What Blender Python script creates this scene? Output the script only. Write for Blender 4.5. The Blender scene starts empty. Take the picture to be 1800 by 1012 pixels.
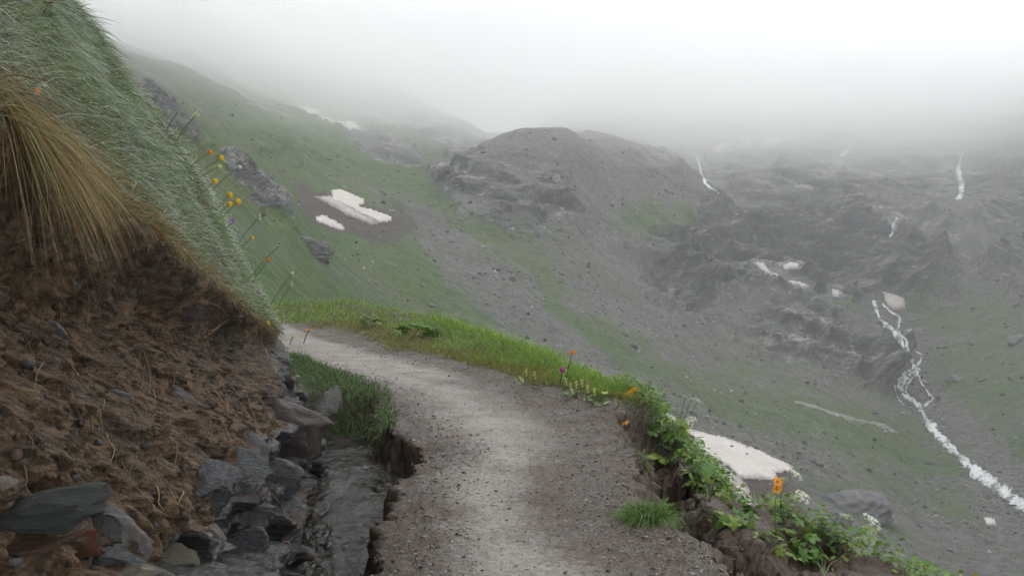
import bpy, math, random
import numpy as np
from mathutils import Vector, Matrix
from mathutils.bvhtree import BVHTree
from mathutils.geometry import delaunay_2d_cdt

random.seed(7)
rng = np.random.default_rng(11)
scene = bpy.context.scene
COL = scene.collection

# ------------------------------------------------------------------ camera, world, sun, exposure
F, CX, CY, TH = 1413.0, 900.0, 506.0, math.radians(4.3)
EYE = np.array([0.0, 0.0, 1.6])
cam = bpy.data.cameras.new('camera')
cam.sensor_width = 36.0
cam.lens = F / 1800.0 * 36.0
cam.clip_start = 0.05
cam.clip_end = 6000.0
cam_o = bpy.data.objects.new('camera', cam)
COL.objects.link(cam_o)
cam_o.location = EYE
cam_o.rotation_euler = (math.radians(90) - TH, 0, 0)
scene.camera = cam_o

SUN_EL, SUN_AZ = math.radians(52), math.radians(38)     # azimuth from +Y towards +X
world = bpy.data.worlds.new('World')
scene.world = world
world.use_nodes = True
wn, wl = world.node_tree.nodes, world.node_tree.links
for n in list(wn): wn.remove(n)
w_out = wn.new('ShaderNodeOutputWorld')
w_bg = wn.new('ShaderNodeBackground')
w_sky = wn.new('ShaderNodeTexSky')
w_sky.sky_type = 'NISHITA'
w_sky.sun_disc = False
w_sky.sun_elevation = SUN_EL
w_sky.sun_rotation = SUN_AZ
w_sky.dust_density = 4.0
w_hsv = wn.new('ShaderNodeHueSaturation')
w_hsv.inputs['Saturation'].default_value = 0.12
w_mix = wn.new('ShaderNodeMix'); w_mix.data_type = 'RGBA'
w_mix.inputs[0].default_value = 0.72
w_mix.inputs[7].default_value = (7.5, 7.75, 8.0, 1)      # even overcast light, in the sky's own units
wl.new(w_sky.outputs[0], w_hsv.inputs['Color'])
wl.new(w_hsv.outputs[0], w_mix.inputs[6])
wl.new(w_mix.outputs[2], w_bg.inputs[0])
w_bg.inputs[1].default_value = 0.12
wl.new(w_bg.outputs[0], w_out.inputs[0])

sun = bpy.data.lights.new('sun', 'SUN')
sun.energy = 1.3
sun.angle = math.radians(25)
sun.color = (1.0, 0.97, 0.93)
sun_o = bpy.data.objects.new('sun', sun)
COL.objects.link(sun_o)
sd = Vector((math.sin(SUN_AZ) * math.cos(SUN_EL), math.cos(SUN_AZ) * math.cos(SUN_EL), math.sin(SUN_EL)))
sun_o.rotation_euler = sd.to_track_quat('Z', 'Y').to_euler()
sun_o.location = (0, 0, 300)

scene.view_settings.view_transform = 'Standard'
scene.view_settings.look = 'None'
scene.view_settings.exposure = 0.86
scene.view_settings.gamma = 1.0
scene.view_settings.use_curve_mapping = False
scene.render.engine = 'CYCLES'
cy = scene.cycles
cy.use_denoising = True
cy.max_bounces = 12
cy.diffuse_bounces = 3
cy.glossy_bounces = 2
cy.transmission_bounces = 4
cy.transparent_max_bounces = 12
cy.volume_bounces = 8
cy.use_adaptive_sampling = True
cy.adaptive_threshold = 0.02
HAZE_D = 0.0008
CLOUD_D = 0.0016

# ------------------------------------------------------------------ numeric helpers
def hash3(i, j, k, s):
    n = (i.astype(np.int64) * 374761393 + j.astype(np.int64) * 668265263 + k.astype(np.int64) * 2147483647 + s * 974711) & 0xFFFFFFFF
    n = ((n ^ (n >> 13)) * 1274126177) & 0xFFFFFFFF
    n = ((n ^ (n >> 16)) * 2246822519) & 0xFFFFFFFF
    n = n ^ (n >> 15)
    return (n & 0xFFFFFF).astype(np.float64) / 16777215.0

def vnoise(x, y, z=None, s=0):
    """value noise in -1..1"""
    if z is None: z = np.zeros_like(x)
    xi, yi, zi = np.floor(x), np.floor(y), np.floor(z)
    fx, fy, fz = x - xi, y - yi, z - zi
    u, v, w = [f * f * f * (f * (f * 6 - 15) + 10) for f in (fx, fy, fz)]
    flat = np.all(z == 0)
    def L(dz):
        a = hash3(xi, yi, zi + dz, s); b = hash3(xi + 1, yi, zi + dz, s)
        c = hash3(xi, yi + 1, zi + dz, s); d = hash3(xi + 1, yi + 1, zi + dz, s)
        return (a * (1 - u) + b * u) * (1 - v) + (c * (1 - u) + d * u) * v
    r = L(0)
    if not flat: r = r * (1 - w) + L(1) * w
    return r * 2 - 1

def fbm(x, y, z=None, o=4, s=0, gain=0.5, ridged=False):
    t, a, n = 0.0, 1.0, 0.0
    for k in range(o):
        q = 2.03 ** k
        v = vnoise(x * q + 17.3 * k, y * q - 9.1 * k, None if z is None else z * q + 3.7 * k, s + k)
        if ridged: v = 1 - 2 * np.abs(v)
        t = t + a * v; n += a; a *= gain
    return t / n

def sstep(a, b, x):
    t = np.clip((x - a) / (b - a), 0, 1)
    return t * t * (3 - 2 * t)

def ray(px, py):
    cx, cyy = (np.asarray(px, float) - CX) / F, (CY - np.asarray(py, float)) / F
    return np.stack([cx + 0 * cyy, math.cos(TH) + cyy * math.sin(TH) + 0 * cx, cyy * math.cos(TH) - math.sin(TH) + 0 * cx], -1)

def at(px, py, Y):
    d = ray(px, py)
    return EYE + d * (np.asarray(Y, float) / d[..., 1])[..., None]

def atz(px, py, z):
    d = ray(px, py)
    return EYE + d * (z - EYE[2]) / d[2]

def project(P):
    q = P - EYE
    f = q[..., 1] * math.cos(TH) - q[..., 2] * math.sin(TH)
    u = q[..., 1] * math.sin(TH) + q[..., 2] * math.cos(TH)
    f = np.maximum(f, 1e-3)
    return CX + F * q[..., 0] / f, CY - F * u / f

def blur(a, n, axis):
    k = np.array([1, 2, 1.0]) / 4
    for _ in range(n):
        p = np.concatenate([np.take(a, [0], axis), a, np.take(a, [-1], axis)], axis)
        m = p.shape[axis]
        a = k[0] * np.take(p, range(0, m - 2), axis) + k[1] * np.take(p, range(1, m - 1), axis) + k[2] * np.take(p, range(2, m), axis)
    return a

# ------------------------------------------------------------------ object helpers
def tag(o, label=None, cat=None, group=None, kind=None):
    if label: o['label'] = label
    if cat: o['category'] = cat
    if group: o['group'] = group
    if kind: o['kind'] = kind
    return o

def link(o, parent=None):
    COL.objects.link(o)
    if parent is not None: o.parent = parent
    return o

def empty(name, loc=(0, 0, 0), rot=(0, 0, 0)):
    o = bpy.data.objects.new(name, None)
    o.empty_display_size = 0.1
    COL.objects.link(o)
    o.location = loc; o.rotation_euler = rot
    return o

def mesh_np(name, V, faces, mat=None, smooth=True, attrs=None, parent=None, do_link=True):
    """faces: list of (n,k) int arrays."""
    me = bpy.data.meshes.new(name)
    V = np.asarray(V, np.float32)
    me.vertices.add(len(V)); me.vertices.foreach_set('co', V.ravel())
    faces = [np.asarray(f, np.int32) for f in faces if len(f)]
    loops = np.concatenate([f.ravel() for f in faces])
    tot = np.concatenate([np.full(len(f), f.shape[1], np.int32) for f in faces])
    start = np.concatenate([[0], np.cumsum(tot)[:-1]]).astype(np.int32)
    me.loops.add(len(loops)); me.loops.foreach_set('vertex_index', loops)
    me.polygons.add(len(tot)); me.polygons.foreach_set('loop_start', start)
    me.update(calc_edges=True)
    if smooth: me.polygons.foreach_set('use_smooth', np.ones(len(tot), bool))
    for k, v in (attrs or {}).items():
        v = np.asarray(v, np.float32)
        if v.ndim == 1:
            a = me.attributes.new(k, 'FLOAT', 'POINT'); a.data.foreach_set('value', v)
        else:
            if v.shape[1] == 3: v = np.concatenate([v, np.ones((len(v), 1), np.float32)], 1)
            a = me.attributes.new(k, 'FLOAT_COLOR', 'POINT'); a.data.foreach_set('color', v.ravel())
    if mat is not None: me.materials.append(mat)
    o = bpy.data.objects.new(name, me)
    if do_link: link(o, parent)
    return o

def grid_faces(nr, nc):
    i = np.arange(nr * nc).reshape(nr, nc)
    return np.stack([i[:-1, :-1].ravel(), i[:-1, 1:].ravel(), i[1:, 1:].ravel(), i[1:, :-1].ravel()], 1)

def grid_normals(P):
    a = np.gradient(P, axis=0); b = np.gradient(P, axis=1)
    n = np.cross(b, a)
    n /= np.linalg.norm(n, axis=-1, keepdims=True) + 1e-12
    return n

# ------------------------------------------------------------------ materials
class NT:
    def __init__(s, name):
        s.m = bpy.data.materials.new(name); s.m.use_nodes = True
        s.n, s.l = s.m.node_tree.nodes, s.m.node_tree.links
        for x in list(s.n): s.n.remove(x)
        s.out = s.n.new('ShaderNodeOutputMaterial')
        s.tc = s.n.new('ShaderNodeTexCoord').outputs['Object']
    def set(s, inp, v):
        if hasattr(v, 'links') or hasattr(v, 'is_linked'): s.l.new(v, inp)
        else:
            if isinstance(v, (tuple, list)) and len(v) == 3 and inp.type == 'RGBA': v = (*v, 1)
            inp.default_value = v
    def mapping(s, scale=(1, 1, 1), rot=(0, 0, 0), vec=None):
        m = s.n.new('ShaderNodeMapping'); s.l.new(vec or s.tc, m.inputs[0])
        m.inputs['Scale'].default_value = scale; m.inputs['Rotation'].default_value = rot
        return m.outputs[0]
    def noise(s, scale, detail=4, rough=0.55, vec=None, dist=0):
        t = s.n.new('ShaderNodeTexNoise'); s.l.new(vec or s.tc, t.inputs['Vector'])
        t.inputs['Scale'].default_value = scale; t.inputs['Detail'].default_value = detail
        t.inputs['Roughness'].default_value = rough; t.inputs['Distortion'].default_value = dist
        return t.outputs[0]
    def voronoi(s, scale, feature='F1', out=0, vec=None):
        t = s.n.new('ShaderNodeTexVoronoi'); t.feature = feature
        s.l.new(vec or s.tc, t.inputs['Vector']); t.inputs['Scale'].default_value = scale
        return t.outputs[out]
    def attr(s, name, out=2):
        a = s.n.new('ShaderNodeAttribute'); a.attribute_name = name
        return a.outputs[out]
    def ramp(s, fac, stops, interp='LINEAR'):
        r = s.n.new('ShaderNodeValToRGB'); s.l.new(fac, r.inputs[0])
        e = r.color_ramp.elements
        r.color_ramp.interpolation = interp
        while len(e) < len(stops): e.new(0.5)
        for k, (p, c) in enumerate(stops):
            e[k].position = p
            e[k].color = (c, c, c, 1) if not isinstance(c, (tuple, list)) else (*c, 1)
        return r.outputs[0]
    def mix(s, fac, a, b, mode='MIX'):
        m = s.n.new('ShaderNodeMix'); m.data_type = 'RGBA'; m.blend_type = mode
        s.set(m.inputs[0], fac); s.set(m.inputs[6], a); s.set(m.inputs[7], b)
        return m.outputs[2]
    def math(s, op, a, b=0.0, clamp=False):
        m = s.n.new('ShaderNodeMath'); m.operation = op; m.use_clamp = clamp
        s.set(m.inputs[0], a); s.set(m.inputs[1], b)
        return m.outputs[0]
    def bump(s, h, strength=0.5, dist=0.02, normal=None):
        b = s.n.new('ShaderNodeBump'); s.l.new(h, b.inputs['Height'])
        b.inputs['Strength'].default_value = strength; b.inputs['Distance'].default_value = dist
        if normal is not None: s.l.new(normal, b.inputs['Normal'])
        return b.outputs[0]
    def principled(s, color, rough=0.8, normal=None, spec=0.4, **kw):
        p = s.n.new('ShaderNodeBsdfPrincipled')
        s.set(p.inputs['Base Color'], color); s.set(p.inputs['Roughness'], rough)
        s.set(p.inputs['Specular IOR Level'], spec)
        for k, v in kw.items(): s.set(p.inputs[k.replace('_', ' ')], v)
        if normal is not None: s.l.new(normal, p.inputs['Normal'])
        s.l.new(p.outputs[0], s.out.inputs[0])
        return p

def mat_terrain():
    t = NT('mountain_ground')
    g, k, d = t.attr('grass'), t.attr('rock'), t.attr('dirt')
    big = t.noise(0.035, 5, 0.6)
    mid = t.noise(0.35, 6, 0.65)
    fine = t.noise(2.2, 5, 0.7)
    streak = t.noise(0.9, 5, 0.65, vec=t.mapping((0.12, 1, 0.3)))
    spots = t.voronoi(1.1)
    scree = t.mix(t.ramp(mid, [(0.3, 0), (0.7, 1)]), (0.065, 0.06, 0.062), (0.15, 0.14, 0.138))
    scree = t.mix(t.ramp(fine, [(0.42, 0), (0.62, 1)]), scree, (0.26, 0.245, 0.24))
    scree = t.mix(t.ramp(streak, [(0.55, 0), (0.7, 0.6)]), scree, (0.08, 0.07, 0.065))
    sp = t.ramp(t.voronoi(0.9, out=1), [(0.2, 0), (0.5, 0.5), (0.95, 1)])
    scree = t.mix(0.55, scree, t.mix(sp, (0.04, 0.037, 0.037), (0.22, 0.208, 0.2)))
    green = t.mix(t.ramp(mid, [(0.35, 0), (0.65, 1)]), (0.035, 0.075, 0.018), (0.08, 0.145, 0.034))
    green = t.mix(t.ramp(big, [(0.45, 0), (0.65, 0.7)]), green, (0.10, 0.115, 0.042))
    green = t.mix(t.ramp(fine, [(0.52, 0), (0.64, 0.8)]), green, (0.024, 0.042, 0.016))
    green = t.mix(t.ramp(t.noise(0.7, 5, 0.75), [(0.56, 0), (0.64, 0.75)]), green, (0.15, 0.15, 0.11))
    strata = t.noise(0.16, 8, 0.68, vec=t.mapping((0.45, 0.45, 2.2), (0.35, 0.3, 0)), dist=0.25)
    rock = t.mix(t.ramp(strata, [(0.3, 0), (0.72, 1)]), (0.028, 0.029, 0.034), (0.24, 0.232, 0.225))
    rock = t.mix(t.ramp(t.noise(0.05, 8, 0.7), [(0.5, 0), (0.66, 0.8)]), rock, (0.032, 0.034, 0.038))
    rock = t.mix(t.ramp(t.noise(0.13, 9, 0.76, vec=t.mapping((0.6, 0.6, 2.0), (0.35, 0.3, 0)), dist=0.2), [(0.54, 0), (0.62, 0.8)]), rock, (0.42, 0.4, 0.375))
    nz = t.n.new('ShaderNodeSeparateXYZ'); t.l.new(t.n.new('ShaderNodeNewGeometry').outputs['True Normal'], nz.inputs[0])
    ledge = t.ramp(t.math('ADD', nz.outputs[2], t.math('MULTIPLY', t.math('SUBTRACT', mid, 0.5), 0.3)), [(0.3, 0), (0.62, 1)])
    rock = t.mix(ledge, t.mix(0.62, rock, (0.036, 0.037, 0.042)), rock)       # rock colour darker on the steeper faces
    rock = t.mix(t.ramp(t.math('MULTIPLY', nz.outputs[2], t.ramp(big, [(0.4, 0), (0.6, 1)])), [(0.72, 0), (0.86, 0.7)]), rock, (0.07, 0.1, 0.04))
    dirt = t.mix(mid, (0.04, 0.03, 0.026), (0.105, 0.085, 0.075))
    pn = t.math('ADD', t.math('MULTIPLY', t.math('SUBTRACT', streak, 0.5), 1.2), t.math('MULTIPLY', t.math('SUBTRACT', t.noise(0.07, 8, 0.75), 0.5), 2.6))
    gm = t.ramp(t.math('ADD', g, pn), [(0.25, 0), (0.9, 0.93)])
    scree = t.mix(t.ramp(t.noise(0.05, 6, 0.7), [(0.35, 0), (0.65, 0.5)]), scree, (0.06, 0.062, 0.05))
    c = t.mix(gm, scree, green)
    km = t.ramp(t.math('ADD', k, t.math('MULTIPLY', t.math('SUBTRACT', mid, 0.5), 0.9)), [(0.42, 0), (0.56, 1)])
    c = t.mix(km, c, rock)
    c = t.mix(t.ramp(t.math('ADD', d, t.math('MULTIPLY', t.math('SUBTRACT', mid, 0.5), 0.8)), [(0.4, 0), (0.6, 1)]), c, dirt)
    nrm = t.bump(mid, 0.7, 1.6)
    nrm = t.bump(fine, 0.8, 0.4, nrm)
    nrm = t.bump(strata, 0.5, 1.0, nrm)
    t.principled(c, 0.85, nrm, 0.25)
    return t.m

def mat_near():
    t = NT('path_ground')
    w, b = t.attr('worn'), t.attr('soil')
    n1 = t.noise(3.0, 6, 0.6); n2 = t.noise(28, 6, 0.7); n3 = t.noise(120, 3, 0.7)
    peb = t.voronoi(75); pc = t.voronoi(75, out=1)
    peb2 = t.voronoi(33); pc2 = t.voronoi(33, out=1)
    worn = t.mix(t.ramp(n2, [(0.3, 0), (0.7, 1)]), (0.2, 0.178, 0.152), (0.29, 0.268, 0.24))
    worn = t.mix(t.ramp(n1, [(0.5, 0), (0.7, 0.55)]), worn, (0.15, 0.122, 0.098))
    gravel = t.mix(t.ramp(pc, [(0.1, 0), (0.9, 1)]), (0.045, 0.033, 0.024), (0.17, 0.137, 0.11))
    gravel = t.mix(t.ramp(peb, [(0.25, 0.0), (0.6, 0.75)]), gravel, (0.035, 0.025, 0.018))
    gravel = t.mix(t.ramp(n1, [(0.4, 0), (0.65, 0.5)]), gravel, (0.075, 0.047, 0.029))
    soil = t.mix(t.ramp(n2, [(.35, 0), (.68, 1)]), (0.012, 0.008, 0.005), (0.1, 0.063, 0.038))
    wm = t.ramp(t.math('ADD', t.math('MULTIPLY', w, 0.8), t.math('MULTIPLY', t.math('SUBTRACT', n2, 0.45), 1.7)), [(0.15, 0), (0.95, 1)])
    c = t.mix(wm, gravel, worn)
    bm = t.ramp(t.math('ADD', b, t.math('MULTIPLY', t.math('SUBTRACT', n2, 0.5), 0.8)), [(0.35, 0), (0.6, 1)])
    c = t.mix(bm, c, soil)
    h = t.math('ADD', t.math('MULTIPLY', n2, 1.0), t.math('MULTIPLY', n3, 0.35))
    nrm = t.bump(h, 0.55, 0.02)
    nrm = t.bump(t.ramp(peb, [(0.0, 1), (0.5, 0)]), 0.35, 0.006, nrm)
    rough = t.ramp(n1, [(0.35, 0.42), (0.7, 0.75)])
    t.principled(c, rough, nrm, 0.4)
    return t.m

def mat_bank():
    t = NT('bank_earth')
    r, gr = t.attr('rock'), t.attr('grass')
    n1 = t.noise(2.6, 6, 0.62); n2 = t.noise(14, 7, 0.7); n3 = t.noise(70, 4, 0.7)
    soil = t.mix(t.ramp(n2, [(0.36, 0), (0.66, 1)]), (0.014, 0.009, 0.005), (0.18, 0.105, 0.052))
    soil = t.mix(t.ramp(n3, [(0.5, 0), (0.7, 0.6)]), soil, (0.27, 0.17, 0.09))
    soil = t.mix(t.ramp(n1, [(0.52, 0), (0.68, 0.8)]), soil, (0.085, 0.066, 0.042))
    soil = t.mix(t.ramp(t.noise(1.7, 3, 0.5), [(0.5, 0), (0.62, 0.65)]), soil, (0.03, 0.024, 0.018))
    st = t.noise(9, 7, 0.7, vec=t.mapping((1, 0.35, 3.4), (0.25, 0.5, 0)), dist=0.8)
    rock = t.mix(t.ramp(st, [(0.35, 0), (0.62, 1)]), (0.012, 0.013, 0.014), (0.14, 0.14, 0.14))
    rock = t.mix(t.ramp(n1, [(0.5, 0), (0.62, 0.8)]), rock, (0.075, 0.045, 0.027))
    c = t.mix(t.ramp(t.math('ADD', r, t.math('MULTIPLY', t.math('SUBTRACT', n2, 0.5), 0.8)), [(0.42, 0), (0.56, 1)]), soil, rock)
    c = t.mix(t.ramp(gr, [(0.3, 0), (0.7, 1)]), c, t.mix(n2, (0.03, 0.042, 0.015), (0.06, 0.055, 0.022)))
    nrm = t.bump(n2, 1.0, 0.06)
    nrm = t.bump(st, 0.8, 0.05, nrm)
    nrm = t.bump(n3, 0.6, 0.007, nrm)
    rough = t.mix(r, (0.72, 0.72, 0.72), (0.2, 0.2, 0.2))
    t.principled(c, rough, nrm, 0.5)
    return t.m

def mat_rock(name, dark, light, rough=0.45, scale=14.0, tint=None, strata=(1, 0.5, 4.5), bump=0.03):
    t = NT(name)
    st = t.noise(scale, 7, 0.7, vec=t.mapping(strata, (0.3, 0.45, 0)), dist=0.7)
    n = t.noise(scale * 0.35, 5, 0.6)
    c = t.mix(t.ramp(st, [(0.3, 0), (0.7, 1)]), dark, light)
    if tint: c = t.mix(t.ramp(n, [(0.45, 0), (0.62, 0.85)]), c, tint)
    oi = t.n.new('ShaderNodeObjectInfo').outputs['Random']
    c = t.mix(t.math('MULTIPLY', oi, 0.5), c, dark)
    nrm = t.bump(st, 0.8, bump)
    nrm = t.bump(t.noise(scale * 6, 4, 0.7), 0.4, bump * 0.2, nrm)
    t.principled(c, rough, nrm, 0.5)
    return t.m

def mat_vc(name, rough=0.5, trans=0.25, spec=0.4):
    """colour from the mesh's own 'tint' attribute (each blade, leaf or pebble its own), with a little translucency"""
    t = NT(name)
    c = t.attr('tint', 0)
    p = t.principled(c, rough, None, spec)
    if trans > 0:
        tr = t.n.new('ShaderNodeBsdfTranslucent'); t.l.new(c, tr.inputs[0])
        mx = t.n.new('ShaderNodeMixShader'); mx.inputs[0].default_value = trans
        t.l.new(p.outputs[0], mx.inputs[1]); t.l.new(tr.outputs[0], mx.inputs[2])
        t.l.new(mx.outputs[0], t.out.inputs[0])
    return t.m

def mat_plain(name, col, rough=0.6, var=0.25, scale=60, trans=0.0):
    t = NT(name)
    n = t.noise(scale, 4, 0.6)
    c = t.mix(n, tuple(v * (1 - var) for v in col), tuple(min(1, v * (1 + var)) for v in col))
    p = t.principled(c, rough, None, 0.4)
    if trans > 0:
        tr = t.n.new('ShaderNodeBsdfTranslucent'); t.l.new(c, tr.inputs[0])
        mx = t.n.new('ShaderNodeMixShader'); mx.inputs[0].default_value = trans
        t.l.new(p.outputs[0], mx.inputs[1]); t.l.new(tr.outputs[0], mx.inputs[2])
        t.l.new(mx.outputs[0], t.out.inputs[0])
    return t.m

def mat_snow():
    t = NT('old_snow')
    n = t.noise(0.25, 6, 0.65); f = t.noise(2.5, 5, 0.7)
    dirty = t.attr('dirty')
    c = t.mix(t.ramp(n, [(0.35, 0), (0.7, 0.6)]), (0.57, 0.535, 0.5), (0.38, 0.335, 0.3))
    dm = t.ramp(t.math('ADD', dirty, t.math('MULTIPLY', t.math('SUBTRACT', f, 0.5), 1.3)), [(0.35, 0), (0.75, 0.88)])
    c = t.mix(dm, c, (0.17, 0.14, 0.13))
    t.principled(c, 0.7, t.bump(n, 0.5, 0.8), 0.3)
    return t.m

def mat_torrent():
    t = NT('torrent_water')
    f = t.attr('foam')
    n = t.noise(0.45, 7, 0.75, dist=1.5)
    fm = t.ramp(t.math('ADD', f, t.math('MULTIPLY', t.math('SUBTRACT', n, 0.5), 2.2)), [(0.3, 0), (0.72, 1)])
    c = t.mix(fm, (0.13, 0.14, 0.14), (0.7, 0.72, 0.72))
    t.principled(c, t.mix(fm, (0.15,) * 3, (0.6,) * 3), t.bump(n, 0.8, 0.5), 0.5)
    return t.m

def mat_ditch():
    t = NT('ditch_water')
    v = t.mapping((1, 0.55, 1), (0, 0, -0.25))
    n = t.noise(9, 3, 0.5, vec=v, dist=1.8)
    n2 = t.noise(42, 3, 0.6, vec=v, dist=1.0)
    n3 = t.noise(5, 4, 0.6)
    c = t.mix(t.ramp(n3, [(0.35, 0), (0.65, 1)]), (0.010, 0.009, 0.007), (0.045, 0.04, 0.034))
    fo = t.ramp(t.noise(24, 5, 0.75, vec=v, dist=2.0), [(0.63, 0), (0.70, 0.6)])
    c = t.mix(fo, c, (0.6, 0.62, 0.62))
    nrm = t.bump(n, 0.55, 0.035)
    nrm = t.bump(n2, 0.25, 0.006, nrm)
    t.principled(c, 0.1, nrm, 0.3, IOR=1.22)
    return t.m

M = dict(
    terrain=mat_terrain(), near=mat_near(), bank=mat_bank(), snow=mat_snow(), torrent=mat_torrent(), ditch=mat_ditch(),
    grass=mat_vc('grass_blades', 0.45, 0.3), pebble=mat_vc('pebbles', 0.5, 0.0), leaf=mat_vc('plant_leaves', 0.42, 0.3),
    farrock=mat_vc('scree_stone', 0.8, 0.0, 0.25),
    schist=mat_rock('wet_schist', (0.008, 0.009, 0.011), (0.2, 0.205, 0.21), 0.14, 7, bump=0.045),
    purple=mat_rock('striped_brown_schist', (0.035, 0.024, 0.02), (0.12, 0.09, 0.082), 0.38, 12, strata=(0.6, 0.6, 6)),
    grey=mat_rock('grey_stone', (0.07, 0.07, 0.072), (0.24, 0.235, 0.23), 0.45, 10, (0.13, 0.1, 0.08)),
    pale=mat_rock('pale_stone', (0.16, 0.14, 0.11), (0.38, 0.35, 0.3), 0.5, 8, (0.2, 0.15, 0.1)),
    rusty=mat_rock('rusty_stone', (0.05, 0.025, 0.015), (0.19, 0.09, 0.05), 0.35, 9),
    red=mat_rock('red_stone', (0.1, 0.03, 0.02), (0.22, 0.07, 0.045), 0.35, 9),
    greenrock=mat_rock('dark_green_slate', (0.018, 0.022, 0.02), (0.07, 0.08, 0.068), 0.28, 9),
    crag=mat_rock('crag_stone', (0.055, 0.055, 0.06), (0.24, 0.235, 0.23), 0.75, 0.8, (0.12, 0.11, 0.1), bump=0.5),
)

# ------------------------------------------------------------------ THE MOUNTAIN GROUND
# profiles of the valley seen along bearings: (distance, height line) pairs; index k is the same landform in every column
A_ = lambda *v: list(zip(v[::2], v[1::2]))
COLS = [
 (-250, A_(14,900, 30,650, 55,450, 80,300, 85,305, 120,220, 160,120, 180,130, 300,60, 500,-100, 700,-150)),
 (0,    A_(14,850, 30,560, 55,330, 75,70, 80,78, 120,60, 150,40, 170,45, 300,20, 500,-100, 700,-150)),
 (200,  A_(14,850, 30,560, 55,350, 80,128, 86,142, 130,118, 190,85, 210,90, 350,55, 500,-100, 700,-150)),
 (330,  A_(14,850, 30,640, 55,430, 85,228, 92,244, 150,190, 230,118, 250,126, 380,95, 550,-60, 750,-100)),
 (450,  A_(14,850, 30,680, 55,520, 95,324, 103,338, 180,262, 290,180, 310,187, 420,150, 560,60, 750,20)),
 (540,  A_(14,860, 30,720, 55,600, 105,394, 115,404, 188,345, 320,212, 345,218, 420,186, 560,110, 750,80)),
 (620,  A_(14,860, 30,740, 60,620, 115,455, 127,446, 186,374, 330,245, 350,249, 430,205, 550,145, 700,150)),
 (700,  A_(14,870, 30,750, 65,620, 120,500, 135,475, 195,388, 330,285, 345,284, 420,232, 520,165, 700,180)),
 (770,  A_(14,880, 30,770, 70,640, 125,540, 150,485, 212,400, 290,296, 325,292, 400,250, 500,195, 700,215)),
 (850,  A_(14,900, 32,800, 75,660, 130,565, 160,505, 215,415, 285,246, 330,268, 420,262, 520,243, 700,260)),
 (920,  A_(14,930, 35,830, 80,680, 135,590, 165,530, 220,420, 290,222, 330,252, 430,250, 560,240, 750,240)),
 (1000, A_(14,980, 38,870, 85,710, 140,615, 170,555, 235,435, 310,226, 345,240, 450,238, 650,200, 800,190)),
 (1100, A_(14,1060, 45,930, 95,740, 150,655, 182,595, 265,455, 350,275, 395,264, 520,235, 700,90, 850,80)),
 (1250, A_(14,1200, 60,1020, 112,820, 170,700, 215,632, 322,500, 385,352, 430,336, 540,270, 700,60, 850,50)),
 (1400, A_(14,1250, 60,1100, 125,865, 190,722, 245,650, 325,530, 395,356, 445,343, 560,272, 720,60, 850,50)),
 (1480, A_(14,1280, 70,1100, 130,882, 200,742, 255,675, 325,535, 405,368, 455,358, 570,280, 720,60, 850,50)),
 (1560, A_(14,1300, 80,1080, 140,905, 215,765, 275,690, 345,550, 418,390, 470,374, 590,292, 740,60, 850,50)),
 (1620, A_(14,1320, 80,1090, 150,920, 222,800, 285,710, 365,545, 430,405, 480,384, 600,300, 740,80, 850,60)),
 (1690, A_(14,1340, 85,1090, 150,940, 212,815, 272,715, 360,545, 445,425, 500,385, 600,300, 740,100, 850,90)),
 (1800, A_(14,1380, 85,1090, 150,960, 200,860, 250,745, 330,570, 400,410, 440,372, 500,285, 650,60, 800,30)),
 (2050, A_(14,1400, 85,1080, 140,900, 180,750, 220,620, 280,450, 330,300, 360,262, 420,160, 600,-100, 750,-150)),
]
WTS = [8, 36, 92, 46, 100, 132, 14, 96, 80, 8]

# soft patches of ground cover as they lie on the slopes: cx, cy, half length, half width, degrees, kind, weight
PATCH = [
 (930,560,330,40,40,'s',1), (1130,430,310,62,42,'s',1), (950,280,130,45,5,'s',1), (1090,290,170,60,15,'s',1),
 (800,430,110,26,40,'s',.7), (700,520,140,12,35,'s',.5), (1250,640,200,22,30,'s',.8), (640,330,100,14,10,'s',.3),
 (620,378,105,36,14,'d',1), (540,345,60,12,35,'d',.6), (1330,880,110,55,30,'d',.9), (1230,850,90,60,35,'s',1),
 (1270,780,130,16,12,'s',.9), (1640,900,120,30,35,'s',.5), (1700,930,80,50,30,'d',.38), (1500,830,120,26,20,'s',.5),
 (870,350,115,52,30,'k',1), (970,340,60,35,35,'k',1), (795,310,36,24,0,'k',1), (1400,430,250,92,4,'k',1), (1200,470,110,50,60,'k',.8),
 (1420,285,330,62,3,'k',1), (1620,440,90,90,0,'k',.8), (1400,590,85,62,15,'k',.9), (1520,650,60,32,10,'k',.85), (1180,510,70,40,45,'k',.6),
 (452,330,105,15,47,'k',.9), (280,190,90,13,40,'k',.8), (670,262,95,24,20,'k',.7), (500,270,80,14,15,'k',.4), (720,215,130,26,22,'k',.75),
 (1780,380,70,110,0,'k',.55), (540,430,40,16,30,'k',.8), (700,560,120,14,35,'k',.2),
 (1010,545,210,17,44,'g',1), (1150,385,75,38,0,'g',.9), (1450,740,330,42,15,'g',1), (1720,680,95,75,0,'g',1), (1700,560,90,50,0,'g',.9),
 (1600,860,180,40,25,'g',.6), (1780,760,30,40,0,'g',.9), (1190,650,170,16,34,'g',.9), (1450,530,80,16,12,'g',.7), (560,480,260,50,30,'g',.8),
 (1340,650,90,18,0,'g',.6), (1480,900,140,40,20,'g',.5),
 (1700,750,190,26,48,'s',1.2), (1610,620,75,34,70,'s',1.2), (1790,900,60,60,40,'s',1),
]

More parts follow.
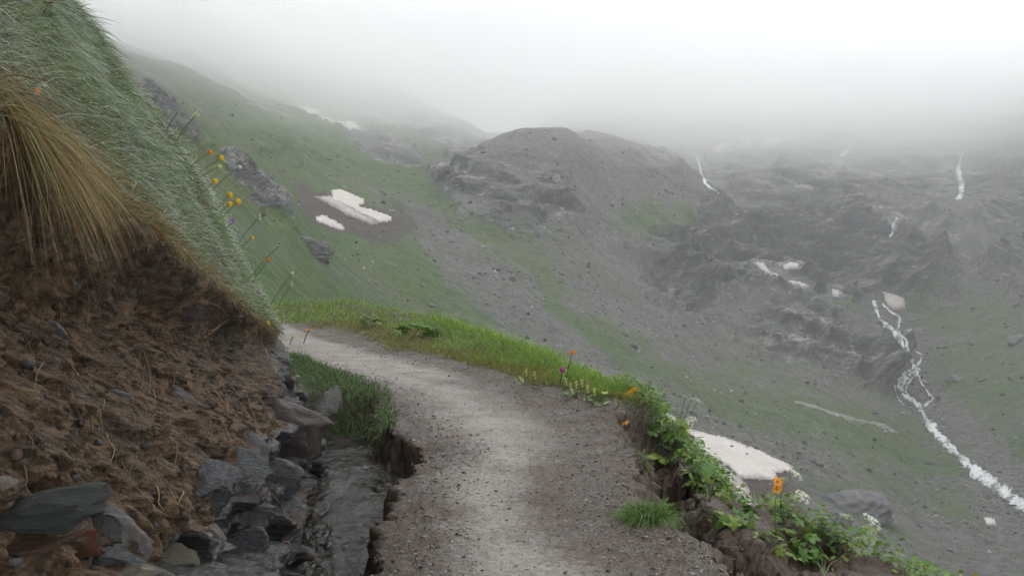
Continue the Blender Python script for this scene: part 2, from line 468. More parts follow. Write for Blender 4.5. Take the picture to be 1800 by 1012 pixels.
def cover_masks(px, py):
    w1 = fbm(px / 60, py / 60, o=6, s=31, gain=.6) * 30
    w2 = fbm(px / 60, py / 60, o=6, s=37, gain=.6) * 24
    x, y = px + w1, py + w2
    g = sstep(1080, 640, x) * 0.85 + 0.32
    g = g * sstep(120, 260, y + 0 * x) + 0.5 * (1 - sstep(120, 260, y))
    k = np.zeros_like(x); d = np.zeros_like(x)
    for cx, cyy, L, W, ang, kind, wt in PATCH:
        a = math.radians(ang)
        u = (x - cx) * math.cos(a) + (y - cyy) * math.sin(a)
        v = -(x - cx) * math.sin(a) + (y - cyy) * math.cos(a)
        q = np.sqrt((u / L) ** 2 + (v / W) ** 2)
        m = (1 - sstep(0.45, 1.5, q)) * min(wt, 1)
        if kind == 's': g = g * (1 - m) + 0.12 * m; k = k * (1 - 0.9 * m)
        elif kind == 'g': g = g * (1 - m) + 0.85 * m; k = k * (1 - 0.8 * m)
        elif kind == 'd': d = np.maximum(d, m)
        else: k = np.maximum(k, m)
    return g, k, d

STREAMS = {
 'main': [(1535,527,5),(1542,547,6),(1547,562,6),(1567,578,8),(1582,593,8),(1591,613,7),(1604,640,7),(1612,651,7),(1596,661,7),(1585,680,8),(1595,698,7),(1616,711,8),(1624,729,10),(1640,755,12),(1667,782,14),(1689,804,15),(1720,831,17),(1755,858,18),(1787,880,18),(1830,912,20)],
 'right': [(1549,533,3),(1567,549,4),(1583,558,4),(1578,575,5),(1584,592,4)],
 'mid': [(1591,615,3),(1604,617,3),(1620,622,3),(1618,635,4),(1608,645,4)],
 'low': [(1611,650,3),(1613,660,3),(1624,680,4),(1640,702,4),(1622,716,4)],
 'side': [(1584,662,2),(1573,672,2),(1575,695,2),(1588,714,2)],
 'top_left': [(1211,264,2.5),(1227,277,5),(1232,300,3.5),(1237,318,4),(1250,332,3.5),(1265,341,2.5)],
 'top_mid': [(1503,259,3),(1486,268,6),(1472,280,3.5),(1458,298,1.5)],
 'top_right': [(1690,270,6),(1683,298,8),(1690,320,9),(1691,338,11),(1680,352,8)],
 'step': [(1578,382,5),(1570,396,10),(1568,418,8)],
}
SNOW = [
 ('bright tongue', [(583,336),(600,334),(640,352),(641,357),(626,362),(660,372),(688,382),(686,388),(668,390),(640,378),(610,362),(585,352)], 0.0),
 ('dirty fringe', [(550,346),(582,345),(612,363),(642,380),(666,391),(652,395),(604,376),(565,353)], 0.55),
 ('small lower', [(556,382),(568,378),(600,395),(606,402),(600,405),(575,396),(556,388)], 0.3),
 ('back one', [(525,186),(545,190),(560,194),(561,202),(545,200)], 0.1),
 ('back thin', [(565,205),(576,208),(588,213),(584,216),(566,209)], 0.1),
 ('back wide', [(590,213),(622,216),(633,228),(612,227)], 0.1),
 ('large lower', [(1196,752),(1235,760),(1290,774),(1330,790),(1368,808),(1395,820),(1385,828),(1362,830),(1368,842),(1330,841),(1300,838),(1280,820),(1255,805),(1225,795),(1196,778)], 0.27),
 ('gravelly lower', [(1222,796),(1262,812),(1302,840),(1318,860),(1322,880),(1345,893),(1340,901),(1310,892),(1290,872),(1250,842),(1212,812)], 0.62),
 ('bent', [(1326,461),(1342,464),(1352,478),(1369,483),(1366,488),(1350,482)], 0.05),
 ('flat', [(1377,468),(1390,462),(1404,464),(1400,469),(1379,472)], 0.05),
 ('low thin', [(1385,495),(1405,496),(1422,502),(1410,504)], 0.05),
 ('dot', [(1463,509),(1474,511),(1475,519),(1463,517)], 0.05),
 ('torrent', [(1552,513),(1562,516),(1590,525),(1591,540),(1577,546),(1560,538)], 0.35),
 ('top slanting', [(1255,262),(1278,250),(1282,254),(1262,264)], 0.0),
 ('top fleck', [(1306,247),(1322,248),(1321,253),(1308,253)], 0.0),
 ('top winged', [(1340,247),(1350,240),(1373,244),(1360,252),(1343,251)], 0.0),
 ('top far', [(1376,241),(1393,236),(1391,241)], 0.0),
 ('bottom right', [(1729,909),(1748,913),(1750,921),(1735,922)], 0.2),
]

def calm(px, py):
    """0 where water or old snow lies, 1 elsewhere"""
    pts = []
    for v in STREAMS.values():
        for a, b in zip(v[:-1], v[1:]):
            n = max(2, int(math.hypot(a[0] - b[0], a[1] - b[1]) / 6))
            for j in range(n):
                f = j / n; pts.append((a[0] + (b[0] - a[0]) * f, a[1] + (b[1] - a[1]) * f, a[2] + 10))
    for nm, poly, dd in SNOW:
        q = np.array(poly, float); c = q.mean(0)
        for a in np.concatenate([q, (q + c) / 2, [c]]): pts.append((a[0], a[1], 16))
    m = np.ones(px.shape)
    for x, y, w in pts:
        d = np.hypot(px - x, py - y) / w
        m = np.minimum(m, sstep(0.5, 1.3, d))
    return m

def terrain():
    na = 850
    az = np.linspace(math.radians(-41), math.radians(41), na)
    K = 11
    nodes = []
    for k in range(K):
        a, lr, te = [], [], []
        for px, prof in COLS:
            r, py = prof[k]
            d = ray(px, py); h = math.hypot(d[0], d[1])
            a.append(math.atan2(d[0], d[1])); lr.append(math.log(r)); te.append(d[2] / h)
        nodes.append((blur(np.interp(az, a, lr), 60, 0), blur(np.interp(az, a, te), 60, 0)))
    rows_r, rows_t = [], []
    for k in range(K - 1):
        n = WTS[k]
        for j in range(n):
            f = j / n
            rows_r.append(nodes[k][0] * (1 - f) + nodes[k + 1][0] * f)
            rows_t.append(nodes[k][1] * (1 - f) + nodes[k + 1][1] * f)
    lr, te = np.array(rows_r), np.array(rows_t)
    te_s = blur(te, 30, 0); lr = blur(lr, 12, 0)
    te = te_s
    r = np.exp(lr)
    P = np.stack([r * np.sin(az), r * np.cos(az), EYE[2] + r * te], -1)
    px, py = project(P)
    g, k, d = cover_masks(px, py)
    N = grid_normals(P)
    N *= np.sign(N[..., 2:3])
    x, y, z = P[..., 0], P[..., 1], P[..., 2]
    s = np.clip(r / 250, 0.12, 1.6)
    near = sstep(20, 60, r)
    # gullies that run with the fall line (towards +x on these slopes), rough scree, bedded crags
    gul = fbm(x / 90 + y * 0.002, y / 14, z / 40, o=4, s=3)
    rough = fbm(x / 9, y / 9, z / 9, o=4, s=8)
    slabs = fbm(x / 62, y / 62, z / 34, o=7, s=14, ridged=True, gain=0.52)
    blocks = fbm(x / 24 + z / 40, y / 24, z / 15, o=6, s=21, gain=0.58)
    face = fbm(x / 70, y / 90, z / 80, o=3, s=44)
    disp = near * s * (1.6 * gul + 0.45 * rough) * (1 - 0.4 * k)
    disp += near * k * s * (0.3 + 0.7 * sstep(60, 260, r)) * (21 * (slabs - 0.3) + 12.0 * blocks) * (0.42 + 0.58 * sstep(1020, 1200, px)) * (0.3 + 0.7 * sstep(310, 420, py + 400 * (px < 1000)))
    disp += near * s * (1 - k) * 0.9 * fbm(x / 22, y / 22, z / 22, o=5, s=29, gain=.6)
    disp += near * k * sstep(220, 110, r) * (1.3 * fbm(x / 7, y / 7, z / 5, o=5, s=33, gain=.6, ridged=True) + .5 * fbm(x / 2, y / 2, z / 2, o=3, s=34))
    disp += near * np.clip(r / 400, 0, 1) * 11.0 * face * sstep(260, 380, r)
    cm = 0.12 + 0.88 * calm(px, py)
    disp *= cm
    P = P + N * disp[..., None]
    # terraces in the crags: pull heights towards steps
    st = 7.0 * s
    zz = P[..., 2] + 0.35 * P[..., 0] + 3 * face
    fr = zz / st - np.floor(zz / st)
    P[..., 2] += cm * k * near * st * 0.38 * (sstep(0.25, 0.75, fr) - fr)
    zz = P[..., 2]
    P[..., 2] = np.where(zz > 110, 110 + 25 * (1 - np.exp(-(zz - 110) / 25)) + sstep(105, 125, zz) * 14 * fbm(x / 60, y / 60, o=4, s=47), zz)
    o = mesh_np('mountain_terrain', P.reshape(-1, 3), [grid_faces(*r.shape)], M['terrain'],
                attrs=dict(grass=g.ravel(), rock=k.ravel(), dirt=d.ravel()))
    tag(o, 'foggy green and grey mountain slopes with scree and cliffs round the valley', kind='structure')
    return P, g, k

TP, TG, TK = terrain()

def bvh_of(P, step=1):
    Q = P[::step, ::step]
    f = grid_faces(Q.shape[0], Q.shape[1])
    return BVHTree.FromPolygons(Q.reshape(-1, 3).tolist(), f.tolist())
BT = bvh_of(TP, 2)
TQ = TP

def hit(tree, px, py, lift=0.0):
    d = Vector(ray(px, py)); d.normalize()
    loc, n, i, dist = tree.ray_cast(Vector(EYE), d)
    if loc is None: return None, None
    if n.dot(d) > 0: n = -n
    return loc + n * lift, n

# ------------------------------------------------------------------ NEAR GROUND: path, ditch, verge, outer edge
def I(pts):
    pts = sorted(pts); X = [p[0] for p in pts]; Z = [p[1] for p in pts]
    return lambda y: np.interp(y, X, Z)
xl = I([(1, -.45), (2.5, -.5), (3.7, -.63), (4.5, -.68), (5.1, -.73), (5.45, -.62), (5.75, -.60), (6.05, -.78), (6.4, -1.0), (7.0, -1.2), (7.8, -1.45), (8.6, -2.0), (9.4, -2.7), (12, -3.9), (16, -5.5)])
foot = I([(0.5, -.8), (1.5, -.92), (3, -1.12), (4.5, -1.4), (6.0, -1.62), (6.7, -1.68), (8, -2.12), (9.3, -2.64), (9.9, -2.85), (12, -3.95), (16, -5.6), (30, -11.5)])
xr = I([(3, 1.1), (3.7, .95), (4.6, .62), (5.65, .84), (6.65, .94), (7.5, .53), (8.4, -.12), (9, -.45), (9.8, -1.1), (11.3, -2.4), (12.6, -3.2), (16, -5.0)])
xo = I([(1, 2.6), (3.5, 2.1), (4.4, 1.86), (4.9, 1.5), (5.5, 1.36), (6.3, 1.28), (6.8, 1.2), (7.7, 1.0), (9.3, .42), (11.7, -.4), (14, -1.6), (15.5, -2.8), (18, -4)])
xp = I([(2, 1.3), (3.7, 1.0), (4.2, .82), (4.7, .68), (5.2, .78), (5.65, .9), (6.3, .98), (6.9, 1.25), (8, 3)])

def near_height(X, Y):
    jit = 0.11 * fbm(X * 4, Y * 4, o=4, s=60) + 0.05 * fbm(X * 15, Y * 15, o=3, s=61)
    l, f, o_, p = xl(Y) + jit, foot(Y) - 0.12, xo(Y) + 1.3 * jit, xp(Y) + jit * 0.8
    z = 0.018 * fbm(X * 1.3, Y * 1.3, o=3, s=50) + 0.006 * fbm(X * 14, Y * 14, o=4, s=52) + 0.03 * sstep(0.35, 0.9, np.abs(X - (xl(Y) + xr(Y)) / 2) / 1.0)
    grav = 0.012 * fbm(X * 30, Y * 30, o=3, s=55)
    edge = 1 - np.exp(-((X - l) / 0.28) ** 2) * 0
    z = z + grav * sstep(0.25, 0.6, np.abs(X - (xl(Y) + xr(Y)) / 2))
    # ditch on the left
    ditch = 0.55 * (1 - sstep(-0.07, 0.0, X - l)) + 0.45 * (1 - sstep(-0.24, -0.02, X - l + .05 * fbm(X * 11, Y * 11, o=3, s=63)))
    dd = (1 - sstep(7.05, 7.6, Y))
    slump = 1 - sstep(0.0, 0.3, X - l)
    z = z - 0.05 * slump * dd - 0.5 * ditch * dd
    # eroded shoulder on the right
    drop = sstep(0, 1, (X - p) / np.maximum(o_ - p, 0.15)) * sstep(7.2, 6.0, Y)
    z = z - 0.26 * drop
    for (ax, ay, bx, by, w, dep) in [(1.04, 6.35, 1.06, 5.35, .16, .42), (1.06, 5.35, 1.0, 4.55, .15, .32), (1.0, 4.55, 1.25, 3.7, .16, .22), (.82, 4.62, 1.0, 4.5, .1, .2), (1.3, 3.9, 1.75, 4.3, .2, .16)]:
        ux, uy = bx - ax, by - ay
        t = np.clip(((X - ax) * ux + (Y - ay) * uy) / (ux * ux + uy * uy), 0, 1)
        dist = np.hypot(X - ax - t * ux, Y - ay - t * uy) + jit * 0.9
        z = z - 0.8 * dep * (1 + .35 * fbm(X * 8, Y * 8, o=3, s=68)) * (1 - sstep(w * 0.05, w * 1.6, dist + .04 * fbm(X * 25, Y * 25, o=2, s=69)))
    # small rim that carries plants
    z = z + 0.07 * np.exp(-((X - o_ + 0.08) / 0.12) ** 2) * sstep(7.5, 6.5, Y) + 0.05 * np.exp(-((X - o_ + .25) / 0.3) ** 2)
    # outer fall into the valley
    over = np.maximum(X - o_, 0)
    z = z - (1.75 * over * over / (over + 0.25)) - 0.12 * fbm(X * 2, Y * 2, o=3, s=66) * sstep(0, .6, over)
    # soften far left (behind the bank the path swings left)
    return z, l, f, o_, p

def near_ground():
    ny, nx = 470, 640
    Y = np.exp(np.linspace(math.log(1.0), math.log(16.6), ny))
    Y = np.repeat(Y[:, None], nx, 1)
    a = np.linspace(-0.85, 1.0, nx)
    X = a[None, :] * (Y + 0.6)
    z, l, f, o_, p = near_height(X, Y)
    mid = (xl(Y) + xr(Y)) / 2 - 0.08
    halfw = (xr(Y) - xl(Y)) / 2
    worn = 1 - sstep(-0.05, 0.7, np.abs(X - mid + 0.05) / np.maximum(halfw, 0.2) + 0.16 * fbm(X * 2.2, Y * 2.2, o=3, s=77))
    worn = np.maximum(worn * 1.0, sstep(7.5, 9, Y) * (1 - sstep(0.5, 0.9, np.abs(X - mid) / np.maximum(halfw, .2))))
    gx = np.abs(np.gradient(z, axis=1) / np.gradient(X, axis=1))
    soil = sstep(0.35, 0.9, gx)
    soil = np.maximum(soil, sstep(0.05, 0.2, X - p) * sstep(7.2, 6.4, Y) * (0.55 + 0.35 * fbm(X * 6, Y * 6, o=2, s=5)))
    soil = np.maximum(soil, sstep(0.0, 0.1, X - o_))
    soil = np.maximum(soil, (1 - sstep(0.0, 0.15, X - l)) * 0.9)
    verge = sstep(-0.02, 0.2, X - xr(Y)) * sstep(6.2, 7.2, Y)
    soil = np.maximum(soil, verge * 0.6)
    P = np.stack([X, Y, z], -1)
    steep = sstep(0.5, 1.4, gx)
    q = 0.07 * fbm(X * 9, Y * 9, z * 13, o=4, s=710, gain=.6) + 0.05 * fbm(X * 3, Y * 3, z * 22, o=2, s=711)
    P[..., 0] += steep * q; P[..., 1] -= steep * q * 0.6
    o = mesh_np('path', P.reshape(-1, 3), [grid_faces(ny, nx)], M['near'], attrs=dict(worn=worn.ravel(), soil=soil.ravel()))
    tag(o, 'wet gravelly mountain path worn pale along its middle, broken away at the right edge', kind='structure')
    return o, P, worn
path_o, NP, NWORN = near_ground()

# ------------------------------------------------------------------ THE CUT BANK on the left
PLX, PLY, PLC = 1.29, 0.46, 1.18       # the turf plane: z = PLC - PLX*x - PLY*y
lipx = I([(0.5, -1.02), (2.0, -1.27), (2.7, -1.43), (3.4, -1.56), (4.3, -1.70), (6.0, -2.0), (8.0, -2.40), (9.4, -2.74), (10, -2.92), (12, -4.0), (20, -6.6), (34, -11.8)])
def bank():
    Yv = np.concatenate([np.exp(np.linspace(math.log(0.7), math.log(10.5), 520)), np.linspace(10.6, 34, 60)])
    ns = len(Yv)
    T1, T2 = 230, 120
    fx, lx = foot(Yv), lipx(Yv)
    lz = PLC - PLX * lx - PLY * Yv
    fz = np.full(ns, -0.46)
    fz = np.where(Yv > 8.6, np.interp(Yv, [8.6, 9.5], [-0.46, -0.1]), fz)
    lz = np.maximum(lz, fz + 0.06)
    t = np.linspace(0, 1, T1)[None, :]
    YY = np.repeat(Yv[:, None], T1, 1)
    X = fx[:, None] * (1 - t) + lx[:, None] * t
    Z = fz[:, None] * (1 - t) + lz[:, None] * t
    hgt = (lz - fz)[:, None]
    amp = np.clip(hgt / 2.0, 0.08, 1)
    # bulging rock foot, hollow under the turf lip
    X = X + amp * (0.16 * np.exp(-((t - 0.2) / 0.16) ** 2) - 0.26 * np.exp(-((t - 0.8) / 0.14) ** 2) + 0.10 * np.exp(-((t - 0.5) / 0.12) ** 2))
    X = X + amp * 0.05 * np.exp(-((t - 0.97) / 0.03) ** 2)
    rockh = 0.30 + 0.1 * fbm(YY * 1.4, YY * 0, o=3, s=90) + 0.10 * sstep(5.6, 6.6, YY) - 0.08 * sstep(3.2, 1.8, YY)
    rtop = np.interp(YY, [1, 1.6, 2.1, 2.7, 3.5, 5, 6.6, 8], [.95, .85, .72, .56, .46, .34, .34, .3]) + 0.16 * fbm(YY * 1.9, YY * 0, o=4, s=90) + 0.05 * fbm(YY * 9, Z * 9, o=3, s=91)
    rock = 1 - sstep(-0.03, 0.03, Z - rtop)
    n_soil = 0.17 * fbm(YY * 2.2, Z * 2.6, X, o=5, s=70, gain=0.6) + 0.075 * fbm(YY * 8, Z * 9, o=5, s=71, gain=0.65, ridged=True)
    # vertical wash runnels in the soil
    n_soil = n_soil + 0.022 * fbm(YY * 5, Z * 2.6, o=4, s=72, ridged=True) + 0.014 * fbm(YY * 26, Z * 26, o=2, s=79)
    # stepped, bedded rock
    bed = (Z * 6.5 + YY * 1.3 + 0.8 * fbm(YY * 1.6, Z * 1.6, o=2, s=73))
    stp = bed - np.floor(bed)
    n_rock = 0.05 + 0.06 * fbm(YY * 3.5, Z * 5, o=5, s=76, ridged=True) + 0.09 * (sstep(0.1, 0.9, stp) - 0.5) + 0.13 * fbm(np.floor(YY * 3.2 + 0.4 * bed), np.floor(bed), o=1, s=74) + 0.03 * fbm(YY * 9, Z * 18, o=4, s=75)
    e = sstep(0, 0.06, t) * (1 - 0.55 * sstep(0.9, 1.0, t))
    dsp = amp * e * (n_soil * (1 - rock) + n_rock * rock)
    X = X + dsp; YY2 = YY - dsp * 0.25
    # turf slope above the lip
    u = np.linspace(0, 1, T2 + 1)[None, 1:] ** 1.6 * 9.0
    X2 = lx[:, None] - u
    Z2 = lz[:, None] + PLX * u * (1 - 0.012 * u)
    Y2 = np.repeat(Yv[:, None], T2, 1)
    b = 0.20 * fbm(X2 * 1.7, Y2 * 1.7, o=4, s=80) * sstep(0, 0.3, u) + 0.03 * fbm(X2 * 6, Y2 * 6, o=3, s=81)
    Z2 = Z2 + b + sstep(0.0, 1.0, u) * np.interp(Yv, [1, 2.2, 4, 9, 14, 25], [.25, .36, .56, .62, .55, .9])[:, None]
    grass = np.concatenate([0 * X + 0.9 * sstep(0.955, 1.0, t), 0 * X2 + 1], 1)
    rk = np.concatenate([rock, 0 * X2], 1)
    P = np.stack([np.concatenate([X, X2], 1), np.concatenate([YY2, Y2], 1), np.concatenate([Z, Z2], 1)], -1)
    o = mesh_np('earth_bank', P.reshape(-1, 3), [grid_faces(ns, T1 + T2)[:, ::-1]], M['bank'], attrs=dict(grass=grass.ravel(), rock=rk.ravel()))
    tag(o, 'dark brown cut earth bank over wet bedrock on the uphill side of the path', kind='structure')
    return o, P, T1
bank_o, BP, BT1 = bank()
BN = bvh_of(NP, 2)
BB = bvh_of(BP, 2)

def ground_z(x, y):
    loc, n, i, d = BN.ray_cast(Vector((x, y, 5)), Vector((0, 0, -1)))
    return loc.z if loc else 0.0

# ------------------------------------------------------------------ ditch water
def ditch_water():
    ys = np.linspace(1.0, 7.7, 520); n = 90
    t = np.linspace(0, 1, n)[None, :]
    Y = np.repeat(ys[:, None], n, 1)
    x0, x1 = foot(Y) - 0.25, xl(Y) + 0.15
    X = x0 * (1 - t) + x1 * t
    Z = -0.335 + 0.022 * (Y - 4.5) * 0.8 + 0.011 * fbm(X * 6 + 1.5 * Y, Y * 3.2, o=3, s=101, ridged=True, gain=.4) + 0.004 * fbm(X * 30, Y * 22, o=2, s=102)
    P = np.stack([X, Y, Z], -1)
    o = mesh_np('ditch_water', P.reshape(-1, 3), [grid_faces(len(ys), n)], M['ditch'])
    tag(o, 'shallow rippling brown water running in the ditch beside the path', kind='structure')
ditch_water()

# ------------------------------------------------------------------ things draped on the mountain
def on_mountain(px, py, lift=0.0):
    return hit(BT, px, py, lift)

def drape_distances(pts):
    """distance along each sight line to the slope, missing ones filled in"""
    D = []
    for x, y in pts:
        p, n = on_mountain(x, y)
        D.append((p - Vector(EYE)).length if p is not None else np.nan)
    D = np.array(D)
    if np.isnan(D).any(): D[np.isnan(D)] = np.nanmedian(D)
    return D

def ray_pts(pts, D):
    d = ray(np.array([p[0] for p in pts]), np.array([p[1] for p in pts]))
    d = d / np.linalg.norm(d, axis=1, keepdims=True)
    return EYE + d * D[:, None]

def ribbon(name, lines, mat, lift, foam_edge=True, seed=0):
    Vs, Fs, FO, base = [], [], [], 0
    for line in lines:
        L = np.array(line, float)
        seg = np.concatenate([[0], np.cumsum(np.hypot(*np.diff(L[:, :2], axis=0).T))])
        n = max(4, int(seg[-1] / 2.0))
        t = np.linspace(0, seg[-1], n)
        cx, cyy, w = [np.interp(t, seg, L[:, k]) for k in range(3)]
        cx = blur(cx, 3, 0); cyy = blur(cyy, 3, 0)
        cx = cx + 1.6 * vnoise(t / 7, t * 0, s=seed + 1); cyy = cyy + 1.0 * vnoise(t / 6, t * 0, s=seed + 2)
        w = w * 1.1 * (1 + 0.55 * vnoise(t / 5, t * 0, s=seed + 3) + .1 * vnoise(t / 2, t * 0, s=seed + 4))
        dx, dy = np.gradient(cx), np.gradient(cyy); q = np.hypot(dx, dy) + 1e-9
        nx_, ny_ = -dy / q, dx / q
        m = 7
        rows = []
        for j in range(m):
            o_ = (j / (m - 1) - 0.5)
            jit = 1 + 0.16 * vnoise(t / 4, t * 0 + j, s=seed + 5)
            rows.append(np.stack([cx + nx_ * w * o_ * jit, cyy + ny_ * w * o_ * jit], 1))
        G = np.stack(rows, 1)
        D = drape_distances(G.reshape(-1, 2)).reshape(n, m)
        D = np.minimum(D, np.median(D, axis=1, keepdims=True) * 1.01)
        D = blur(D, 2, 0)
        P = ray_pts(G.reshape(-1, 2), (D * (1 - 0.0025)).ravel())
        P[:, 2] += lift * np.tile(1 - 2.2 * np.abs(np.linspace(-.5, .5, m)) ** 2 * 2, n)
        P[:, 2] += 0.12 * vnoise(P[:, 0] / 1.2, P[:, 1] / 1.2, s=seed + 9)
        fo = 0.60 - 0.36 * np.abs(np.linspace(-1, 1, m)) ** 2
        FO.append(np.tile(fo, n) + 0.25 * np.repeat(vnoise(t / 9, t * 0, s=seed + 8), m))
        Vs.append(P); Fs.append(grid_faces(n, m) + base); base += n * m
    return mesh_np(name, np.concatenate(Vs), [np.concatenate(Fs)], mat, attrs=dict(foam=np.concatenate(FO)))

strands = [STREAMS[k] for k in ('main', 'right', 'mid', 'low', 'side')]
for j in range(7):
    a = int(rng.integers(2, 14)); b = min(a + int(rng.integers(3, 6)), len(STREAMS['main']))
    q = STREAMS['main'][a:b]; off = rng.choice([-1, 1]) * rng.uniform(7, 13); m_ = len(q) - 1
    strands.append([(x + off * math.sin(math.pi * i / m_) , y + .35 * off * math.sin(math.pi * i / m_), 2.4 + .12 * w) for i, (x, y, w) in enumerate(q)])
o = ribbon('mountain_torrent', strands, M['torrent'], 0.35, seed=1)
tag(o, 'white braided torrent tumbling down the valley on the right', kind='structure')
for key, lab in (('top_left', 'thin white waterfall zigzagging above the scree, nearest the round moraine hill'),
                 ('top_mid', 'short faint slanting white cascade on the high slabs between two other falls'),
                 ('top_right', 'broad pale waterfall coming straight out of the cloud at the upper right'),
                 ('step', 'short square waterfall dropping off the dark cliff above the torrent')):
    o = ribbon('waterfall', [STREAMS[key]], M['torrent'], 0.3, seed=20 + len(key))
    tag(o, lab, 'waterfall')

tm = mat_plain('trodden_stone_track', (0.19, 0.18, 0.165), 0.8, 0.3, 3)
o = ribbon('valley_footpath', [[(1395,704,4),(1450,721,4.5),(1510,738,4),(1558,749,5),(1578,762,4)]], tm, 0.25, seed=40)
tag(o, 'pale narrow trail crossing the green terrace towards the torrent', kind='structure')
o = ribbon('valley_footpath', [[(430,180,2),(462,189,3),(490,197,2.5),(518,207,1.5)]], tm, 0.3, seed=44)
tag(o, 'faint pale track along the misty green shoulder', kind='structure')

SNOW_LABEL = {
 'bright tongue': 'clean white snow tongue with a raised edge lying across the brown hollow',
 'dirty fringe': 'grey grit covered snow strip directly under the clean snow tongue',
 'small lower': 'small ragged snow patch below the brown hollow in the green slope',
 'back one': 'small pointed snow patch uppermost on the misty back mountain',
 'back thin': 'very thin snow streak joining two patches on the misty back mountain',
 'back wide': 'four cornered snow patch lowest on the misty back mountain',
 'large lower': 'large dirty white snowfield in the valley just beyond the path edge',
 'gravelly lower': 'gravel covered grey snow reaching down from the large snowfield',
 'bent': 'bent narrow snow patch in the cliff bay, leftmost there',
 'flat': 'small flat snow patch in the cliff bay, upper of the row',
 'low thin': 'thin horizontal snow strip on the green ledge beneath the cliffs',
 'dot': 'tiny squarish snow patch on the ledge beside a grey boulder',
 'torrent': 'rounded beige snow patch beside the top of the torrent',
 'top slanting': 'slanting sliver of snow on the high slabs, leftmost at the cloud edge',
 'top fleck': 'tiny snow fleck on the high slabs left of the winged patch',
 'top winged': 'winged snow patch high on the slabs just under the cloud',
 'top far': 'thin rising snow streak right of the winged patch under the cloud',
 'bottom right': 'small snow remnant next to the lower torrent at the far right',
}

def inside(poly, x, y):
    c = np.zeros(x.shape, bool)
    n = len(poly)
    for i in range(n):
        x1, y1 = poly[i]; x2, y2 = poly[(i + 1) % n]
        if y1 == y2: continue
        c ^= ((y1 > y) != (y2 > y)) & (x < (x2 - x1) * (y - y1) / (y2 - y1) + x1)
    return c

def snow_patch(poly, label, dirty, seed):
    pts = []
    for a, b in zip(poly, poly[1:] + poly[:1]):
        n = max(1, int(math.hypot(a[0] - b[0], a[1] - b[1]) / 3.0))
        for j in range(n):
            f = j / n
            x, y = a[0] + (b[0] - a[0]) * f, a[1] + (b[1] - a[1]) * f
            s_ = min(2.2, 0.12 * math.hypot(a[0] - b[0], a[1] - b[1]))
            pts.append((x + s_ * rng.normal() * 0.42, y + s_ * rng.normal() * 0.33))
    nb = len(pts)
    xs = np.array([p[0] for p in poly]); ys = np.array([p[1] for p in poly])
    step = max(1.2, math.sqrt((xs.max() - xs.min()) * (ys.max() - ys.min())) / 34)
    gx, gy = np.meshgrid(np.arange(xs.min(), xs.max(), step), np.arange(ys.min(), ys.max(), step * 0.7))
    gx = gx.ravel() + rng.uniform(-.3, .3, gx.size) * step; gy = gy.ravel() + rng.uniform(-.2, .2, gy.size) * step
    m = inside(poly, gx, gy)
    B = np.array(pts)
    dist = np.array([np.hypot(B[:, 0] - a, B[:, 1] - b).min() for a, b in zip(gx, gy)])
    m &= dist > step * 0.6
    allp = pts + list(zip(gx[m], gy[m])); dd = np.concatenate([np.zeros(nb), dist[m]])
    res = delaunay_2d_cdt([Vector(p) for p in allp], [], [list(range(nb))], 1, 1e-6)
    v2, f2, orig = res[0], res[2], res[3]
    dd = np.array([dd[o[0]] if o else 0.0 for o in orig])
    q = [(v.x, v.y) for v in v2]
    D = drape_distances(q)
    D = np.clip(D, np.percentile(D, 4) * 0.97, np.percentile(D, 96) * 1.03)
    P = ray_pts(q, D * 0.997)
    sc = np.median(D) / F
    P[:, 2] += sc * (1.4 + 1.6 * sstep(0, 5, dd)) + sc * 0.8 * fbm(P[:, 0] / (9 * sc), P[:, 1] / (9 * sc), o=3, s=seed)
    n = len(P)
    low = P.copy(); low[:, 2] -= sc * 5
    tri = np.array([f for f in f2 if len(f) == 3])
    a, b, c = P[tri[:, 0]], P[tri[:, 1]], P[tri[:, 2]]
    flip = np.cross(b - a, c - a)[:, 2] < 0
    tri[flip] = tri[flip][:, ::-1]
    from collections import Counter
    ed = Counter(); keep = {}
    for t in tri:
        for i in range(3):
            e = (int(t[i]), int(t[(i + 1) % 3])); ed[tuple(sorted(e))] += 1; keep[tuple(sorted(e))] = e
    side = np.array([(e[1], e[0], e[0] + n, e[1] + n) for k_, e in keep.items() if ed[k_] == 1])
    dv = dirty + 0.25 * (1 - sstep(0, 6, dd)) * (dirty > 0.08) + 0.15 * fbm(P[:, 0] / (30 * sc), P[:, 1] / (30 * sc), o=3, s=seed + 3)
    o = mesh_np('snow_patch', np.concatenate([P, low]), [tri, side], M['snow'], attrs=dict(dirty=np.concatenate([dv, dv])))
    tag(o, label, 'snow patch')
for k, (nm, poly, dirty) in enumerate(SNOW): snow_patch(poly, SNOW_LABEL[nm], dirty, 300 + 7 * k)

